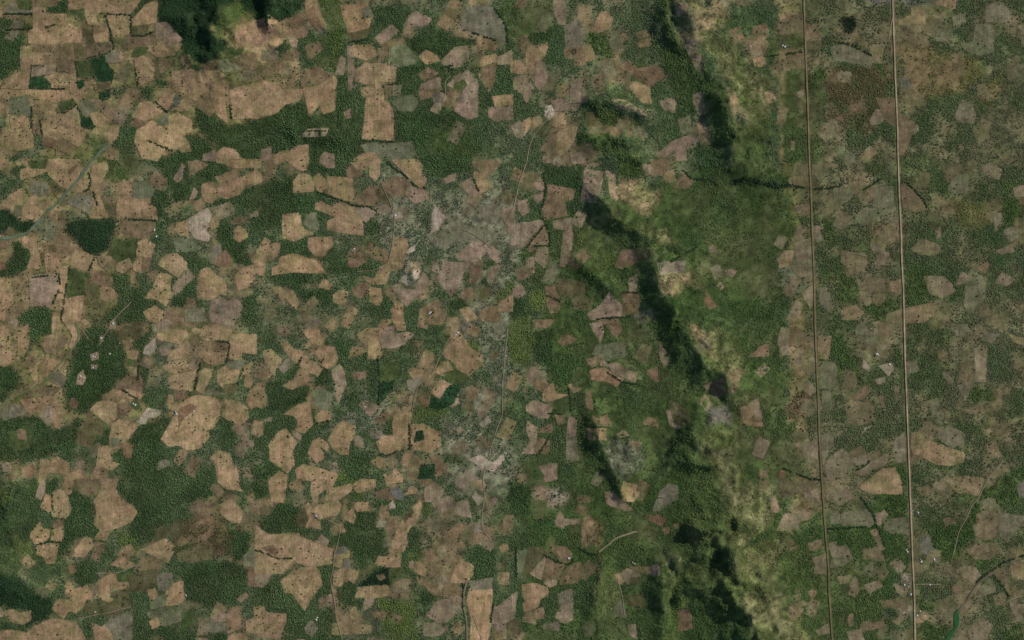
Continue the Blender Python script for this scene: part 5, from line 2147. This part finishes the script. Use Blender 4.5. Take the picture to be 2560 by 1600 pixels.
# lone trees standing in fields: the largest ones are things of their own
lf = np.nonzero(~off_field & (np.abs(tx_) < 3180) & (np.abs(ty_) < 1980))[0]
lf = lf[np.argsort(-diam[lf])]
solo = [i for i in lf if tfo[i] in short_label and info[tfo[i]]['c'] != 'f'][:300]
lone_mesh = []
for k in range(3):
    for v in range(2):
        me = tree_mesh(k, M_LEAF)
        set_tone(me, lin([(34, 56, 34), (42, 60, 34)][v]), 'tint')
        lone_mesh.append(me)
cnt = {}
for n, i in enumerate(solo):
    fi = tfo[i]
    fl = short_label[fi]
    wh = where(info[fi]['ctr'], 0, False)
    lab = words_cap('lone dark tree in the ' + fl + ' ' + wh) or words_cap('lone dark tree in the ' + CNAME[info[fi]['c']] + ' field ' + wh) or 'lone dark tree in the ' + fl
    o = link('field_tree', lone_mesh[n % 6], lab, 'tree', None, lab.replace('lone dark tree', 'lone dark trees'), (tx_[i], ty_[i], tz_[i] - 0.05 * hgt[i]))
    o.scale = (diam[i], diam[i], hgt[i])
    o.rotation_euler = (0, 0, turn[i])
s_ = set(solo)
rest = np.array([i for i in np.nonzero(~off_field)[0] if i not in s_])
o = wood_object('field_trees', rest, 'smaller scattered trees and bushes dotting the open fields', 'trees')

# ---------------------------------------------------------------- hedgerows: one continuous planting each
hcol = [(30, 50, 32), (36, 56, 34), (44, 62, 36)]
for hi, P in enumerate(hedges):
    g = np.random.default_rng(500 + hi)
    Q = smooth_line(P, 5.5)
    V, F, C, n = [], [], [], 0
    for q in Q:
        if vnoise(q[0], q[1], 26, 700 + hi) < 0.2:
            continue
        for s in range(2 if g.random() < 0.5 else 1):
            r = g.uniform(2.6, 4.8)
            x, y = q + g.normal(0, 2.6, 2)
            z = float(ground_z(x, y)) + 1.0 + r * 0.6
            for t in range(2):
                v, f = lump((x + g.normal(0, r * .5), y + g.normal(0, r * .5), z + g.uniform(-.2, .6) * r * t), r * (1 - .3 * t), 0.85, g, (JV, JF))
                V.append(v); F += [[a + n for a in t2] for t2 in f]; n += len(v)
                C.append(np.tile(lin(hcol[g.integers(3)]) * g.uniform(.8, 1.3), (len(v), 1)))
    if not V:
        continue
    c = np.array([*P.mean(0), 0])
    me = mesh_from('hedgerow', np.concatenate(V) - c, F, [M_LEAF])
    set_tone(me, np.concatenate(C), 'tint')
    L = np.hypot(*np.diff(P, axis=0).T).sum()
    sz = 'long' if L > 350 else 'short' if L < 130 else 'mid-length'
    bend = 'bent ' if len(P) > 2 else 'straight '
    lab = pick_label(f'{sz} {bend}dark tree hedge', P.mean(0))
    link('hedgerow', me, lab, 'hedge', 'thing', 'hedgerows between the fields', tuple(c))

# ---------------------------------------------------------------- the small hedged enclosure
E = tpts((1280, 0), '57,47.5 60.3,46.4 60.3,50 57.2,51.2')
g = np.random.default_rng(77)
V, F, n = [], [], 0
for a, b in zip(E, np.roll(E, -1, 0)):
    m_ = int(np.hypot(*(b - a)) / 2.2)
    for k in range(m_):
        q = a + (b - a) * k / m_
        v, f = lump((*q, float(ground_z(*q)) + 2.8), 2.0, 0.9, g, (JV, JF))
        V.append(v); F += [[t + n for t in t2] for t2 in f]; n += len(v)
c = np.array([*E.mean(0), 0])
me = mesh_from('hedged_enclosure', np.concatenate(V) - c, F, [M_LEAF])
set_tone(me, lin((26, 44, 28)), 'tint')
link('hedged_enclosure', me, 'tiny square livestock enclosure ringed by a dark hedge in a brown field', 'enclosure', 'thing', None, tuple(c))

# ---------------------------------------------------------------- farmhouses with bright roofs
def flat_mat(name, a, b, rough=0.7, s=0.4):
    m, nt, bs = new_mat(name)
    nt.links.new(mix(nt, noise_node(nt, position(nt), s), a, b), bs.inputs['Base Color'])
    bs.inputs['Roughness'].default_value = rough
    return m
M_WALL = flat_mat('mud_wall', (0.26, 0.18, 0.12), (0.38, 0.28, 0.2))
M_TIN = flat_mat('tin_roof', (0.45, 0.45, 0.44), (0.7, 0.69, 0.66), 0.45)
M_THATCH = flat_mat('thatch_roof', (0.2, 0.16, 0.11), (0.34, 0.28, 0.2))
W_, D_, H_, O_ = 5.0, 3.6, 2.8, 0.6
wallV = [(x, y, z) for z in (-1.5, H_) for x, y in ((-W_, -D_), (W_, -D_), (W_, D_), (-W_, D_))] + [(-W_, 0, H_ + 1.9), (W_, 0, H_ + 1.9)]
wallF = [(0, 1, 5, 4), (1, 2, 6, 9, 5), (2, 3, 7, 6), (3, 0, 4, 8, 7)]
def slab(s):
    a = [(-W_ - O_, s * (D_ + O_), H_ - 0.25), (W_ + O_, s * (D_ + O_), H_ - 0.25), (W_ + O_, 0, H_ + 2.1), (-W_ - O_, 0, H_ + 2.1)]
    return a + [(x, y, z + 0.18) for x, y, z in a]
roofV = slab(-1) + slab(1)
box = [(0, 1, 2, 3), (4, 5, 6, 7), (0, 1, 5, 4), (1, 2, 6, 5), (2, 3, 7, 6), (3, 0, 4, 7)]
roofF = box + [tuple(i + 8 for i in f) for f in box]
mw = mesh_from('house_wall', wallV, wallF, [M_WALL])
mr = [mesh_from('house_roof', roofV, roofF, [m]) for m in (M_TIN, M_THATCH)]
VILL = [('the whitish hamlet', (1280, 0), '33,103 35,101 36,105 34,107 37,108 38,104 31,106'), ('the wood with village clearings', (0, 800), '88,34 90,35 90,44 88,45 76,53 79,56 107,3 96,17 113,22 104,32'),
        ('the fan-shaped pale field', (0, 800), '126,79 128,80'), ('the grey-brown rounded field', (640, 400), '164,145 165,144'), ('the tall tan field', (640, 400), '91,86 93,84 132,52 134,51'),
        ('the tan plots with a hut yard', (640, 1200), '57,34 58,35 57,132 58,130'), ('the roadside hamlet', (1920, 1200), '131,66 132,68 144,75 145,77 157,75 158,77 142,31 144,124 146,131 141,128 129,99 126,96 135,108 153,99 130,103'),
        ('the white sandy washes', (1920, 800), '103,32 104,33 97,8 115,42'), ('the sprawling pale field with a red patch', (0, 800), '183,86 184,85 166,87 167,89'), ('the hooked tan field', (0, 1200), '90,125 175,108 176,109'),
        ('the brown field by the footpath', (640, 800), '191,12 189,14 101,79 103,82'), ('the curved sandy wash', (1280, 1200), '114,78 116,79 54,74 21,91'), ('the straight thin road', (1920, 0), '14,43 16,44'), ('the tan plots of the pinkish knoll', (0, 400), '148,72 146,66 228,107')]
for vn, o_, s_ in VILL:
    P = tpts(o_, s_)
    for n, q in enumerate(P):
        tin = (n * 7 + len(vn)) % 3 > 0
        e = bpy.data.objects.new('farmhouse', None); COL.objects.link(e)
        e.location = (*q, float(ground_z(*q)) + 1.3); e.rotation_euler = (0, 0, rng.uniform(0, 3.1))
        s = rng.uniform(0.8, 1.25); e.scale = (s, s, s)
        e['label'] = ('small house with a bright tin roof at ' if tin else 'small thatched mud house at ') + vn
        e['category'] = 'house'; e['group'] = ('tin-roofed houses at ' if tin else 'thatched houses at ') + vn
        for nm, me in (('wall', mw), ('roof', mr[0 if tin else 1])):
            o = bpy.data.objects.new(nm, me); COL.objects.link(o); o.parent = e
print('fields', len(fields), 'trees', nT, 'levels', level.max(), 'lone', len(solo))
